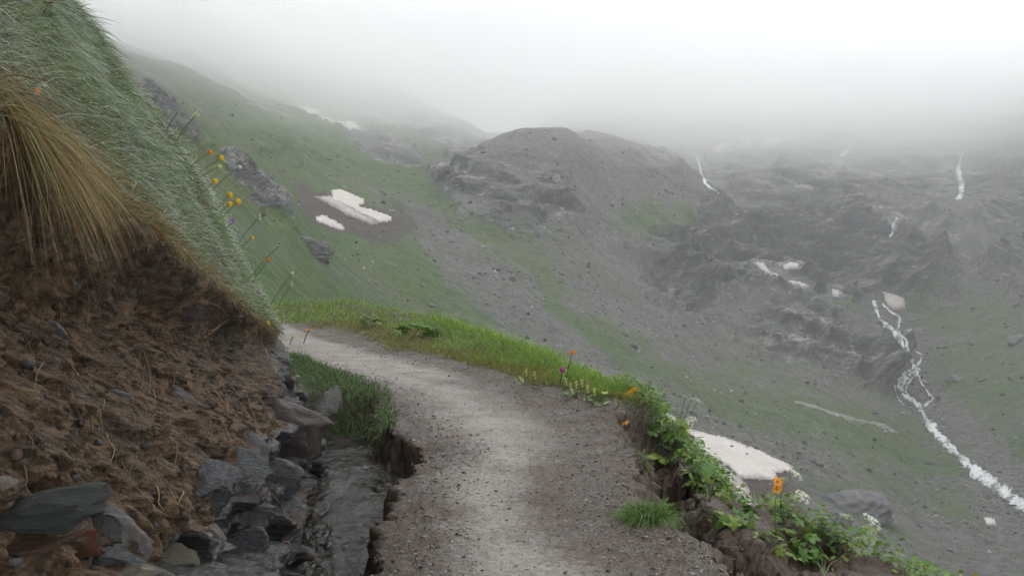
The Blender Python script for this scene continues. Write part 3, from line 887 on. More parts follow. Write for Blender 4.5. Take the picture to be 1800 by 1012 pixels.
# ------------------------------------------------------------------ rocks
def rock_mesh(name, seed, sub=2, flat=0.6, angular=0.75, mat=None, layers=0.0, dims=(1, 1, 1)):
    """an irregular broken stone: a ball cut by random planes, then roughened"""
    import bmesh
    r = np.random.default_rng(seed)
    bm = bmesh.new(); bmesh.ops.create_icosphere(bm, subdivisions=sub, radius=1.0)
    V = np.array([v.co[:] for v in bm.verts]); Fc = np.array([[v.index for v in f.verts] for f in bm.faces]); bm.free()
    for _ in range(int(8 + 8 * angular)):
        n = r.normal(size=3); n /= np.linalg.norm(n); d = r.uniform(0.38, 0.72)
        h = V @ n
        V = V - np.where(h > d, h - d, 0)[:, None] * n
    V = V * np.array(dims) * np.array([1, 1, flat])
    V += 0.06 * np.stack([vnoise(V[:, 0] * 4, V[:, 1] * 4, V[:, 2] * 4, s=seed + k) for k in range(3)], 1)
    if layers > 0:
        ph = V[:, 2] * 7 + 1.2 * V[:, 0]
        V[:, :2] *= (1 + layers * (sstep(.2, .8, ph - np.floor(ph)) - .5) + layers * 0.9 * (hash3(np.floor(ph), ph * 0, ph * 0, seed) - .5))[:, None]
        V[:, 2] += 0.02 * fbm(V[:, 0] * 6, V[:, 1] * 6, o=3, s=seed)
    return mesh_np(name, V, [Fc], mat, smooth=False, do_link=False).data

def outcrop_mesh(name, seed, flat, mat):
    import bmesh
    bm = bmesh.new(); bmesh.ops.create_icosphere(bm, subdivisions=5, radius=1.0)
    V = np.array([v.co[:] for v in bm.verts]); Fc = np.array([[v.index for v in f.verts] for f in bm.faces]); bm.free()
    x, y, z = V.T
    d = 1 + 0.30 * fbm(x * 1.3 + seed, y * 1.3, z * 1.3, o=3, s=seed) + 0.16 * fbm(x * 3, y * 3, z * 6, o=5, s=seed + 5, ridged=True, gain=.6)
    b = z * 5 + x * 1.6; d += 0.10 * (sstep(.15, .85, b - np.floor(b)) - .5)
    V = V * d[:, None] * np.array([1.25, 0.9, flat])
    return mesh_np(name, V, [Fc], mat, smooth=False, do_link=False).data

def place(name, me, loc, size, rot, parent=None, mat=None):
    o = bpy.data.objects.new(name, me); COL.objects.link(o)
    if parent is not None: o.parent = parent
    o.location = loc; o.scale = size if isinstance(size, (tuple, list)) else (size,) * 3
    o.rotation_euler = rot
    return o

terrain_o = bpy.data.objects['mountain_terrain']
CRAG = [rock_mesh('boulder', 500 + k, 2, 0.6 + 0.1 * (k % 3), 0.9, M['crag']) for k in range(6)]
# the outcrops and boulders one can point to
NAMED = [
 (545, 434, 26, 0.75, 'grey broken outcrop on the green slope below the small ragged snow patch', 'rock_outcrop', 'outcrop'),
 (1492, 892, 44, 0.7, 'large domed grey rock outcrop on the valley floor below the large snowfield', 'rock_outcrop', 'outcrop'),
 (1462, 912, 20, 0.8, 'lower grey shoulder of rock in front of the domed outcrop', 'rock_outcrop', 'outcrop'),
 (788, 299, 11, 0.9, 'small pale rock knob standing at the top of the crag below the moraine', 'rock_outcrop', 'outcrop'),
 (1501, 515, 13, 1.0, 'rounded grey boulder on the ledge beside the tiny snow patch', 'boulder', 'boulder'),
 (1438, 816, 7, 0.7, 'small dark boulder alone on the valley grass right of the large snowfield', 'boulder', 'boulder'),
 (1790, 598, 13, 0.7, 'pale boulder on the green slope at the extreme right', 'boulder', 'boulder'),
 (1677, 667, 12, 0.5, 'flat grey boulder on the green slope just right of the torrent', 'boulder', 'boulder'),
 (1635, 815, 9, 0.6, 'low grey boulder on the terrace left of the lower torrent', 'boulder', 'boulder'),
 (899, 490, 8, 0.8, 'pale boulder sitting in the green gully between two scree slopes', 'boulder', 'boulder'),
 (830, 485, 9, 0.6, 'dark boulder high on the scree left of the green gully', 'boulder', 'boulder'),
 (1112, 611, 10, 0.8, 'jagged grey boulder in the stony part of the green gully', 'boulder', 'boulder'),
 (758, 538, 8, 0.7, 'light grey boulder on the near grass slope just above the path verge', 'boulder', 'boulder'),
 (1215, 725, 9, 0.7, 'grey boulder on the hillside just above the white umbel flowers', 'boulder', 'boulder'),
 (460, 378, 7, 0.6, 'little grey stone on the green slope right of the purple flower', 'boulder', 'boulder'),
 (1252, 718, 6, 0.6, 'pale rounded boulder on the hillside right of the umbel flowers', 'boulder', 'boulder'),
 (1030, 668, 9, 0.9, 'dark boulder on the scree right of the tall orange flower', 'boulder', 'boulder'),
]
for k, (px, py, sz, fl, lab, nm, cat) in enumerate(NAMED):
    p, n = on_mountain(px, py)
    if p is None: continue
    s_ = (p - Vector(EYE)).length * sz * (1.45 if nm == 'boulder' else 1.15) / F
    me = rock_mesh(nm, 640 + k, 3, fl, 0.8, M['crag'], 0.07) if nm == 'boulder' else outcrop_mesh(nm, 640 + k, fl, M['crag'])
    o = place(nm, me, p + Vector((0, 0, (0.05 if nm == 'boulder' else -0.25) * s_)), s_, (rng.uniform(-.3, .3), rng.uniform(-.2, .4), rng.uniform(0, 6)))
    tag(o, lab, cat)

# stones strewn over the slopes: the largest are parts of the slope, the small ones one mass
def scree():
    px, py = project(TP)
    H, W = px.shape
    ok = (px > -60) & (px < 1860) & (py > 180) & (py < 1060)
    rk = np.clip(1.15 - TG + 0.2, 0.12, 1.0) * (0.4 + 0.6 * (fbm(px / 40, py / 40, o=3, s=402) > -0.05)) * (1 - 0.6 * (TK > .5))
    rk = rk * (1 + 1.2 * sstep(500, 800, py)) * (1 + 1.5 * sstep(1, .4, calm(px, py)) * (py > 560) * (px > 1500))
    w = (ok * rk).ravel(); w = w / w.sum()
    n = 21000
    idx = rng.choice(H * W, n, p=w)
    P = TP.reshape(-1, 3)[idx] + rng.uniform(-0.4, 0.4, (n, 3)) * np.array([1, 1, 0])
    dist = np.linalg.norm(P - EYE, axis=1)
    size = dist / F * (0.75 + 0.85 * rng.pareto(2.4, n))
    size = np.minimum(size, dist / F * 6.5) * np.clip(dist / 60, 0.35, 1)
    order = np.argsort(-size / dist)
    big, small = order[:150], order[150:]
    for j in big:
        place('boulder', CRAG[j % 6], P[j], float(size[j]) * 1.25, (rng.uniform(-.5, .5), rng.uniform(-.5, .5), rng.uniform(0, 6)), terrain_o)
    base = np.array([(1, 0, 0), (0, 1, 0), (-1, 0, 0), (0, -1, 0), (0.1, 0.1, .75), (0, 0, -.75)], float)
    fo = np.array([(0,1,4),(1,2,4),(2,3,4),(3,0,4),(1,0,5),(2,1,5),(3,2,5),(0,3,5)])
    m = len(small)
    V = base[None] * (1 + 0.45 * rng.uniform(-1, 1, (m, 6, 3)))
    a = rng.uniform(0, 6.28, m); c, s_ = np.cos(a)[:, None], np.sin(a)[:, None]
    V = np.stack([V[..., 0] * c - V[..., 1] * s_, V[..., 0] * s_ + V[..., 1] * c, V[..., 2]], -1)
    V = V * size[small][:, None, None] * 0.9 + P[small][:, None, :] + np.array([0, 0, 0.12]) * size[small][:, None, None]
    tone = rng.choice([0.05, 0.12, 0.22, 0.36], m, p=[.3, .3, .25, .15])[:, None] * np.array([1, .98, .97]) * rng.uniform(.8, 1.2, (m, 1))
    o = mesh_np('scree', V.reshape(-1, 3), [(fo[None] + 6 * np.arange(m)[:, None, None]).reshape(-1, 3)], M['farrock'], smooth=False,
                attrs=dict(tint=np.repeat(tone, 6, 0)))
    tag(o, 'countless small grey stones strewn over the slopes', kind='stuff')
scree()

# ------------------------------------------------------------------ stones set in the path and bank
STONE = [rock_mesh('stone', 700 + k, 1, 0.45, 0.9, None) for k in range(8)]
SM = [mat_rock('path_stone_grey', (0.12, 0.12, 0.12), (0.27, 0.27, 0.265), 0.4, 30, bump=0.006),
      mat_rock('path_stone_blue', (0.2, 0.225, 0.235), (0.36, 0.38, 0.385), 0.35, 30, bump=0.006),
      mat_rock('path_stone_brown', (0.1, 0.08, 0.065), (0.22, 0.175, 0.15), 0.45, 30, bump=0.006),
      mat_rock('path_stone_dark', (0.045, 0.045, 0.045), (0.13, 0.125, 0.12), 0.35, 30, bump=0.006)]
SMESH = []
for k in range(8):
    for m in SM:
        me = STONE[k].copy(); me.materials.clear(); me.materials.append(m); SMESH.append(me)

def near_hit(px, py):
    a, na_ = hit(BN, px, py); b, nb_ = hit(BB, px, py)
    if a is None or (b is not None and (b - Vector(EYE)).length < (a - Vector(EYE)).length): return b, nb_, 'bank'
    return a, na_, 'path'

NAMED_STONES = [  # px, py, half width in px, mesh material
 (716,976,13,1),(727,928,10,1),(755,922,7,1),(752,960,6,1),(870,888,13,0),(792,916,12,2),(755,992,10,0),(785,1004,9,1),(997,915,9,1),
 (1040,922,10,0),(1098,912,10,1),(1070,960,8,1),(1060,980,12,0),(985,848,7,0),(1083,833,9,1),(1062,892,8,1),(998,885,6,1),(1000,898,5,1),
 (972,842,7,1),(935,820,7,0),(1150,1000,10,0),(1090,990,9,2),(1185,975,8,0),(1180,935,8,0),(640,695,12,1),(668,697,9,0),(618,672,4,1),(700,720,5,1),
 (985,727,9,0),(962,702,8,0),(940,772,7,1),(807,823,7,2),(1105,800,12,0),(720,760,10,3),(700,775,9,3),(738,775,7,0),(645,712,8,3),
 (1130,960,7,3),(1235,1000,9,0),(1220,960,8,2),(1010,870,6,1),(845,905,6,2),(1085,880,8,3),(1050,905,9,3),(1060,850,8,0),(905,930,6,0),
 (712,905,7,3),(730,870,6,0),(745,845,7,3),(770,800,6,0),(1035,965,7,1),(1005,960,7,2),(960,985,9,0),(1025,1005,8,3),(930,1000,8,2),(880,990,6,0),
]
for k, (px, py, w, m) in enumerate(NAMED_STONES):
    p, n, which = near_hit(px, py)
    if p is None: continue
    s_ = (p - Vector(EYE)).length * w / F
    q = n.to_track_quat('Z', 'Y').to_euler()
    place('stone', SMESH[(k % 8) * 4 + m], p - n * 0.1 * s_, (s_ * rng.uniform(.85, 1.15), s_ * rng.uniform(.55, .95), s_ * rng.uniform(.6, 1)),
          (q.x + rng.uniform(-.25, .25), q.y + rng.uniform(-.25, .25), rng.uniform(0, 6)), path_o)
for k in range(150):
    x = rng.uniform(640, 1330); y = 1012 - 330 * rng.uniform(0, 1) ** 1.4
    p, n, which = near_hit(x, y)
    if p is None or which != 'path' or p.y > 9: continue
    if float(NWORN.shape[0]) and abs(p.x - (xl(p.y) + xr(p.y)) / 2) < 0.3 * (xr(p.y) - xl(p.y)) / 2 and rng.uniform() < 0.75: continue
    s_ = rng.uniform(0.010, 0.026)
    place('stone', SMESH[rng.integers(32)], p + Vector((0, 0, 0.1 * s_)), (s_, s_ * rng.uniform(.6, 1), s_ * rng.uniform(.6, 1)),
          (rng.uniform(-.3, .3), rng.uniform(-.3, .3), rng.uniform(0, 6)), path_o)

def gravel():
    n = 34000
    Y = 1.2 + 9.5 * rng.uniform(0, 1, n) ** 1.5
    c = (xl(Y) + xr(Y)) / 2; hw = (xr(Y) - xl(Y)) / 2
    s_ = rng.choice([-1, 1], n) * (0.35 + 0.75 * rng.uniform(0, 1, n) ** 0.7)
    mid = rng.uniform(0, 1, n) < 0.06
    s_ = np.where(mid, rng.uniform(-.5, .5, n), s_)
    X = c + s_ * hw + np.where(rng.uniform(0, 1, n) < 0.12, rng.uniform(0, 1.0, n) * (Y < 6.5), 0)
    Z = near_height(X, Y)[0]
    keep = (Z > -0.34) & (X < xo(Y)) & (X > foot(Y) + .1)
    X, Y, Z = X[keep], Y[keep], Z[keep]; n = len(X)
    sz = 0.0026 + 0.0030 * rng.pareto(3.2, n); sz = np.minimum(sz, 0.014)
    base = np.array([(1, 0, 0), (0, 1, 0), (-1, 0, 0), (0, -1, 0), (0.1, 0.1, .55), (0, 0, -.6)], float)
    fo = np.array([(0,1,4),(1,2,4),(2,3,4),(3,0,4),(1,0,5),(2,1,5),(3,2,5),(0,3,5)])
    V = base[None] * (1 + 0.4 * rng.uniform(-1, 1, (n, 6, 3)))
    a = rng.uniform(0, 6.28, n); co, si = np.cos(a)[:, None], np.sin(a)[:, None]
    V = np.stack([V[..., 0] * co - V[..., 1] * si, V[..., 0] * si + V[..., 1] * co, V[..., 2]], -1) * sz[:, None, None]
    V += np.stack([X, Y, Z + 0.3 * sz], -1)[:, None, :]
    pal = np.array([(.08, .066, .054), (.14, .125, .11), (.045, .037, .03), (.21, .2, .19), (.12, .08, .055), (.33, .34, .34)])
    col = 1.3 * pal[rng.choice(6, n, p=[.32, .24, .22, .1, .09, .03])] * rng.uniform(.75, 1.2, (n, 1))
    o = mesh_np('path_gravel', V.reshape(-1, 3), [(fo[None] + 6 * np.arange(n)[:, None, None]).reshape(-1, 3)], M['pebble'], smooth=False,
                attrs=dict(tint=np.repeat(col, 6, 0)))
    tag(o, 'loose wet gravel scattered along both sides of the path', kind='stuff')
gravel()

# ------------------------------------------------------------------ rocks of the bank, each one to be pointed at
BANKROCKS = [ # px, py, half w, half h, depth factor, material, tilt, label
 (515,742,60,52,.8,'purple',0.25,'brown striated schist block at the back of the ditch, under the turf corner'),
 (566,725,27,38,.9,'grey',0.6,'light grey rounded rock on the right of the striated block'),
 (575,790,32,26,.8,'grey',0.2,'grey ledge rock at the water beneath the light rounded rock'),
 (450,780,34,27,.6,'grey',0.7,'tilted smooth grey slab above the white veined block'),
 (424,830,36,34,.7,'schist',0.2,'white veined wet block in the middle of the rock foot'),
 (350,862,48,38,.7,'schist',0.35,'glossy dark layered block left of the veined block'),
 (440,905,56,34,.7,'schist',0.15,'long dark layered rock just below the veined block'),
 (500,845,34,40,.6,'schist',0.1,'wrinkled grey rock face between veined block and brown soil clod'),
 (420,965,46,40,.7,'schist',0.4,'dark wet rock lowest beside the ditch water'),
 (362,925,11,52,.5,'pale',-0.75,'narrow pale slab leaning diagonally across the rock foot'),
 (310,990,30,26,.7,'pale',0.2,'small whitish quartz rock at the bottom of the bank'),
 (250,1000,42,26,.7,'pale',0.0,'olive pale rock at the bottom edge left of the quartz rock'),
 (225,945,36,40,.6,'grey',0.2,'mud coated grey rock hanging under the soil'),
 (60,905,62,30,.7,'greenrock',0.05,'dark green slate slab at the lower left edge'),
 (55,958,64,20,.7,'rusty',-0.08,'rust brown layered rock under the green slate'),
 (148,966,24,17,.6,'red',0.0,'small red stone beside the rusty layered rock'),
 (8,852,22,18,.7,'pale',0.0,'pale square stone at the left edge in the soil'),
 (190,985,42,30,.6,'schist',0.3,'black wet rock between the red stone and the olive rock'),
 (320,697,25,18,.5,'grey',0.6,'flat four sided grey stone stuck in the soil face'),
 (410,562,18,8,.8,'grey',0.2,'flat light grey stone sticking out beneath the turf lip'),
 (331,549,22,15,.6,'purple',0.1,'dark round stone in the soil near the thin bare roots'),
 (174,518,11,8,.6,'grey',0.3,'small grey stone just below the hanging straw tussock'),
 (100,588,24,11,.5,'grey',0.5,'slanted flat stone half buried at the left of the soil face'),
 (205,692,28,13,.5,'grey',0.45,'slanted brownish grey stone left of the four sided stone'),
 (555,935,42,24,.5,'schist',0.0,'submerged dark slab lying in the ditch water'),
]
for k, (px, py, hw, hh, dp, mt, tilt, lab) in enumerate(BANKROCKS):
    p, n, which = near_hit(px, py)
    if p is None: continue
    D = (p - Vector(EYE)).length; w, h = D * hw / F, D * hh / F
    me = rock_mesh('rock', 900 + k, 4 if hw > 20 else 3, 1.0, 0.95, M[mt], 0.12)
    # width runs along the bank, thickness into it
    a = math.atan2(-(p.x), p.y)
    o = place('rock', me, p - n * 0.5 * w * dp, (w * 1.7, w * dp * 1.2, h * 1.65), (rng.uniform(-.1, .1), tilt, a + rng.uniform(-.2, .2)))
    tag(o, lab, 'rock')

# small stones and clods fixed in the soil face: parts of the bank
CLOD = []
cm_ = mat_plain('soil_clod', (0.06, 0.038, 0.024), 0.85, 0.6, 90)
for k in range(5):
    me = STONE[k].copy(); me.materials.clear(); me.materials.append(cm_ if k < 3 else M['grey']); CLOD.append(me)
nb = 0
while nb < 150:
    px = rng.uniform(0, 520); py = rng.uniform(380, 1010)
    p, n = hit(BB, px, py)
    if p is None: nb += 1; continue
    if p.y > 9.5 or p.z > PLC - PLX * p.x - PLY * p.y - 0.25: nb += 1; continue
    s_ = rng.uniform(.008, .035)
    place('stone' if nb % 5 > 2 else 'clod', CLOD[nb % 5], p, (s_, s_ * rng.uniform(.6, 1), s_ * rng.uniform(.7, 1.4)), (rng.uniform(-1, 1), rng.uniform(-1, 1), rng.uniform(0, 6)), bank_o)
    nb += 1

# ------------------------------------------------------------------ grass
def blades(name, R, D, length, width, c0, c1, droop, mat, parent=None, side=None):
    """R roots, D first directions (unit); every blade bends under its own weight"""
    n = len(R)
    if n == 0: return None
    L = np.broadcast_to(length, (n,))[:, None]; W = np.broadcast_to(width, (n,))[:, None]
    dr = np.broadcast_to(droop, (n,))[:, None]
    G = np.array([0, 0, -1.0])
    if side is None:
        side = np.cross(D, rng.normal(size=(n, 3)))
    side = side / (np.linalg.norm(side, axis=1, keepdims=True) + 1e-9)
    V, C = [], []
    for f, wf in ((0, 1), (0.38, 0.85), (0.72, 0.55), (1, 0)):
        c = R + D * L * f * (1 - 0.15 * dr * f) + G * L * dr * f * f
        col = c0 * (1 - f) + c1 * f
        if wf > 0:
            V += [c - side * W * wf / 2, c + side * W * wf / 2]; C += [col, col]
        else:
            V += [c]; C += [col]
    V = np.stack(V, 1).reshape(-1, 3); C = np.stack(C, 1).reshape(-1, 3)
    b = 7 * np.arange(n)[:, None]
    q = np.concatenate([b + np.array([[0, 1, 3, 2]]), b + np.array([[2, 3, 5, 4]])])
    t = b + np.array([[4, 5, 6]])
    return mesh_np(name, V, [q, t], mat, attrs=dict(tint=np.clip(C, 0, 1)), parent=parent)

def unit(v):
    return v / (np.linalg.norm(v, axis=-1, keepdims=True) + 1e-9)

def pick(pal, n, p=None, var=0.2):
    pal = np.array(pal)
    return pal[rng.choice(len(pal), n, p=p)] * rng.uniform(1 - var, 1 + var, (n, 1))

TURF = BP[:, BT1 - 4:]
def turf_points(n, umax=7.0):
    """roots on the turf, as dense as the distance asks for"""
    a = rng.integers(0, TURF.shape[0] - 1, n * 3); b = rng.integers(0, TURF.shape[1] - 1, n * 3)
    e1 = TURF[a + 1, b] - TURF[a, b]; e2 = TURF[a, b + 1] - TURF[a, b]
    area = np.linalg.norm(np.cross(e1, e2), axis=1)
    c = TURF[a, b]; dist = np.linalg.norm(c - EYE, axis=1)
    px, py = project(c)
    w = area / dist ** 1.7 * (px > -260) * (c[:, 1] > 0.75) * (py > -400)
    idx = rng.choice(n * 3, n, p=w / w.sum())
    u, v = rng.uniform(0, 1, (n, 1)), rng.uniform(0, 1, (n, 1))
    R = c[idx] + e1[idx] * u + e2[idx] * v
    return R

def turf():
    n = 85000
    R = turf_points(n)
    dl = lipx(R[:, 1]) - R[:, 0]                      # how far up from the lip
    dist = np.linalg.norm(R - EYE, axis=1)
    nrm = unit(np.array([PLX, PLY, 1.0]))
    down = unit(np.array([0.72, 0.42, -0.62]))        # combed down the slope
    sw = fbm(R[:, 0] * 1.6, R[:, 1] * 1.6, o=3, s=600)
    D = unit(nrm * (0.5 + 0.3 * rng.normal(size=(n, 1))) + down * (0.65 + 0.8 * sw[:, None]) + 0.42 * rng.normal(size=(n, 3)))
    cell = np.floor(R[:, 0] * 9 + .5 * sw), np.floor(R[:, 1] * 9)
    cr = np.stack([hash3(cell[0], cell[1], 0 * sw, 900 + k) - .5 for k in range(3)], 1)
    D = unit(D + 0.9 * cr)
    L = (0.06 + 0.13 * rng.uniform(0, 1, n) ** 1.5) * (0.75 + cr[:, 0]) * np.clip(1 + 0.3 * sw, .6, 1.4) * np.where(R[:, 1] > 7, 0.85, 1)
    W = np.clip(0.0007 * dist, 0.0016, 0.008) * rng.uniform(.7, 1.5, n)
    patch = fbm(R[:, 0] * 1.1, R[:, 1] * 1.1, o=4, s=610) + 0.25 * rng.normal(size=n)
    dew = sstep(-0.65, 0.3, patch)[:, None]
    straw = ((1 - sstep(0.02, 0.22, dl + 0.1 * rng.normal(size=n))) * sstep(8, 3.5, R[:, 1]) * 0.95 + 0.12 * (rng.uniform(size=n) < .5))[:, None]
    straw = np.maximum(straw, (rng.uniform(size=n) < 0.08)[:, None] * 0.8)
    green = pick([(.08, .14, .035), (.12, .19, .05), (.17, .24, .08)], n)
    frost = pick([(.42, .50, .40), (.54, .62, .53), (.28, .38, .24), (.74, .8, .74)], n, [.35, .25, .3, .1])
    brown = pick([(.20, .12, .045), (.28, .18, .07), (.12, .07, .03), (.16, .14, .05)], n)
    c1 = green * (1 - dew) + frost * dew
    c1 = c1 * (1 - straw) + brown * straw
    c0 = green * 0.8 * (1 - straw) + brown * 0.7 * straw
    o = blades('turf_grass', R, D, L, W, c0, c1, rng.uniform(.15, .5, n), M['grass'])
    tag(o, 'dew covered pale green grass combed down over the bank above the cut', kind='stuff')
turf()

def tussock(name, label, X, Y, n, L, spread, cols, out=0.55, droop=1.1, up=0.15, width=0.0024, back=0.35):
    """a mop of long blades hanging over the lip between bearings"""
    y = rng.uniform(Y[0], Y[1], n)
    u = back * rng.uniform(0, 1, n) ** 1.3
    x = lipx(y) - u + X
    z = PLC - PLX * x - PLY * y + 0.02
    R = np.stack([x, y, z], 1)
    D = unit(np.array([out * .45, 0.14, up - 0.45]) + spread * rng.normal(size=(n, 3)) * np.array([.6, 1, .6]))
    ln = L * (0.25 + 0.95 * rng.uniform(size=n) ** 1.3) * (1 + .35 * vnoise(y * 9, y * 0, s=5))
    D = unit(D + .35 * np.stack([vnoise(y * 11, y * 0, s=6), vnoise(y * 11, y * 0, s=7), 0 * y], 1))
    c = pick(cols, n, var=.3)
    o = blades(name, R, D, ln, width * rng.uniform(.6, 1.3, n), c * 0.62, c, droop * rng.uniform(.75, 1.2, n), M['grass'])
    return tag(o, label, 'grass tussock')
BR = [(.26, .16, .055), (.34, .23, .09), (.17, .10, .04), (.42, .31, .15), (.24, .21, .07), (.11, .07, .03), (.18, .2, .07)]
tussock('hanging_tussock', 'big straw brown grass tussock hanging far down over the earth face at the upper left', 0.03, (2.05, 2.55), 2300, 0.25, 0.26, BR, 0.7, 0.62, 0.15, 0.0019, 0.13)
tussock('hanging_tussock', 'dark straw tussock at the very left edge above the shaded earth', 0.02, (1.05, 1.9), 2400, 0.11, 0.2, BR, 0.6, 0.6, 0.1, 0.002, 0.12)
tussock('hanging_tussock', 'reddish brown grass fringe over the soil hollow right of the big tussock', 0.02, (2.4, 3.7), 1500, 0.07, 0.32, [(.22, .11, .04), (.15, .08, .035), (.28, .18, .07)], 0.5, 0.6, 0.12, 0.0018, 0.13)
tussock('hanging_tussock', 'golden brown grass fringe along the lip below the purple flower', 0.02, (3.7, 5.2), 1500, 0.085, 0.3, BR, 0.5, 0.6, 0.15, 0.0022, 0.14)
tussock('hanging_tussock', 'thin brown root fringe at the far end of the lip before the path', 0.02, (5.2, 8.6), 1500, 0.10, 0.35, [(.14, .08, .035), (.22, .13, .05), (.1, .12, .03)], 0.5, 0.7, 0.1, 0.0028, 0.1)

def verge():
    n = 46000
    Y = np.exp(rng.uniform(math.log(6.6), math.log(16.6), n))
    f = rng.uniform(-0.02, 1.08, n)
    a, b = xr(Y), xo(Y)
    X = a + (b - a) * f + 0.10 * fbm(Y * 3, Y * 0, o=3, s=620)
    # at the far corner the grass also closes the path's end
    far = Y > 13.2
    X = np.where(far, rng.uniform(-6.5, -1.2, n), X)
    keep = (X < xo(Y) + 0.12)
    # ragged inner edge, thin where feet reach
    thin = sstep(-0.02, 0.3, f + 0.22 * fbm(X * 2.5, Y * 2.5, o=3, s=621)) + 0.0
    keep &= (rng.uniform(size=n) < thin) | far
    keep &= ~((Y < 7.4) & (f < .3) & (rng.uniform(size=n) < .8))
    X, Y, f = X[keep], Y[keep], f[keep]; n = len(X)
    Z = near_height(X, Y)[0]
    tall = sstep(0.6, 0.95, f) + 0.0
    tuft = fbm(X * 2.2, Y * 2.2, o=3, s=622)
    L = (0.045 + 0.05 * rng.uniform(size=n)) * (1 + 0.4 * tuft) + tall * (0.05 + 0.10 * rng.uniform(size=n)) * (1 + tuft)
    D = unit(np.array([0.15, -0.05, 1.0]) + 0.5 * rng.normal(size=(n, 3)))
    olive = pick([(.15, .17, .035), (.21, .2, .045), (.12, .15, .03), (.26, .17, .06)], n, [.35, .25, .3, .1])
    fresh = pick([(.12, .21, .025), (.17, .28, .04), (.2, .29, .07), (.3, .36, .18)], n, [.4, .35, .15, .1])
    m = sstep(0.3, 0.85, f + 0.5 * tuft)[:, None]
    c = olive * (1 - m) + fresh * m
    W = 0.00055 * Y * rng.uniform(.8, 1.6, n)
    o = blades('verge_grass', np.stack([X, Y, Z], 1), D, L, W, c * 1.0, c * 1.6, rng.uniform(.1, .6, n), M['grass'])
    tag(o, 'short olive and bright green grass verge along the outer edge of the path', kind='stuff')
verge()

def ground_clump(name, label, pts, n, L, cols, lean=(0, 0, 0), spread=.5, width=.003, rad=None, droop=(.3, .9), cat='grass tuft'):
    """pts: list of world x,y,radius where the blades root"""
    k = rng.integers(0, len(pts), n); q = np.array(pts)[k]
    a = rng.uniform(0, 6.28, n); r = q[:, 2] * np.sqrt(rng.uniform(size=n))
    X, Y = q[:, 0] + r * np.cos(a), q[:, 1] + r * np.sin(a)
    Z = near_height(X, Y)[0]
    outw = np.stack([np.cos(a) * r / q[:, 2], np.sin(a) * r / q[:, 2], 0 * a], 1)
    D = unit(np.array([0, 0, 1.0]) + np.array(lean) + outw * spread + .25 * rng.normal(size=(n, 3)))
    c = pick(cols, n, var=.25)
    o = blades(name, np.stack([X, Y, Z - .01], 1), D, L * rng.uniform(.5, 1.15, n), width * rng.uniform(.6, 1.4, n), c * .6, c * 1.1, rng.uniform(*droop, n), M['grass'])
    if label: tag(o, label, cat)
    return o
GR = [(.07, .13, .03), (.10, .18, .04), (.05, .10, .025), (.14, .21, .07), (.2, .25, .1)]

def P2(px, py):
    p, n = hit(BN, px, py); return p
# the mound of long grass at the head of the ditch
pts = []
for y in np.linspace(7.15, 9.6, 16):
    x0, x1 = foot(y) + .12, xl(y) + .02
    for f in (0.1, .4, .7, .95): pts.append((x0 + (x1 - x0) * f, y, .2))
pts += [(-1.16, 7.0, .12), (-1.08, 6.75, .09), (-1.02, 6.5, .06)]
ground_clump('grass_clump', 'thick dark green clump of long grass drooping over the head of the ditch', pts, 9500, .27, GR, (-.1, -.35, 0), .4, .0045, droop=(.5, 1.1), cat='grass clump')
p = P2(1140, 905)
ground_clump('grass_tuft', 'single green grass tuft on the crumbling right shoulder of the path', [(p.x, p.y, .10)], 1100, .23, [(.13, .23, .05), (.17, .28, .07), (.1, .18, .04)], (-.1, -.1, 0), 1.0, .0035, droop=(.4, 1.1))
p = P2(1135, 835)
ground_clump('grass_tuft', 'thin yellowish grass tuft right behind the single green tuft', [(p.x, p.y + .1, .06)], 260, .12, [(.12, .17, .04), (.2, .2, .07)], (0, 0, 0), 1.0, .003)
for px, py, lab, n_, L_ in ((590, 830, 'small wisp of grass on the soil clod left of the ditch water', 120, .12), (690, 850, 'sparse grass wisp growing from the right ditch wall', 90, .13),
                    (625, 765, 'pale grass wisps under the long clump at the ditch', 160, .14), (700, 962, 'tiny yellow grass wisp on the soil by the blue stones', 60, .07),
                    (1060, 700, 'dark green grass tuft at the inner edge of the verge near the yellow blooms', 500, .08), (760, 590, 'lush bright grass tuft at the outer edge under the white umbel', 700, .22)):
    p, n, w_ = near_hit(px, py)
    x, y = p.x, p.y
    a_ = 2 * math.pi * rng.uniform(size=n_); rr = .07 * np.sqrt(rng.uniform(size=n_)) * (2 if n_ > 300 else 1)
    R = np.stack([x + rr * np.cos(a_), y + rr * np.sin(a_), 0 * a_ + p.z - .01], 1)
    D = unit(np.array([0, -.1, 1.0]) + .5 * rng.normal(size=(n_, 3)))
    c = pick(GR[1:], n_, var=.25)
    tag(blades('grass_tuft', R, D, L_ * rng.uniform(.5, 1.2, n_), .0006 * y * rng.uniform(.7, 1.4, n_), c * .7, c * 1.1, rng.uniform(.2, .8, n_), M['grass']), lab, 'grass tuft')
# rim grass on the lower right
def rim():
    n = 34000
    Y = rng.uniform(3.3, 7.2, n)
    X = xo(Y) + 0.05 + 0.15 * rng.normal(size=n)
    d = fbm(X * 0 + 1, Y * 1.7, o=3, s=640)
    keep = (rng.uniform(size=n) < sstep(-.5, .1, d)) & (X > xo(Y) - .2 * (d > .0) - .07)
    X, Y = X[keep], Y[keep]; n = len(X)
    Z = near_height(X, Y)[0]
    D = unit(np.array([.5, 0, 1.0]) + .45 * rng.normal(size=(n, 3)))
    c = pick(GR + [(.3, .34, .2)], n, var=.25)
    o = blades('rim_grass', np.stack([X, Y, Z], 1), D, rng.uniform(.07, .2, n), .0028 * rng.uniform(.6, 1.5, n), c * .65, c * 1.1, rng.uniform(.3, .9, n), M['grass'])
    tag(o, 'wet grass growing along the broken outer rim of the path', kind='stuff')
rim()

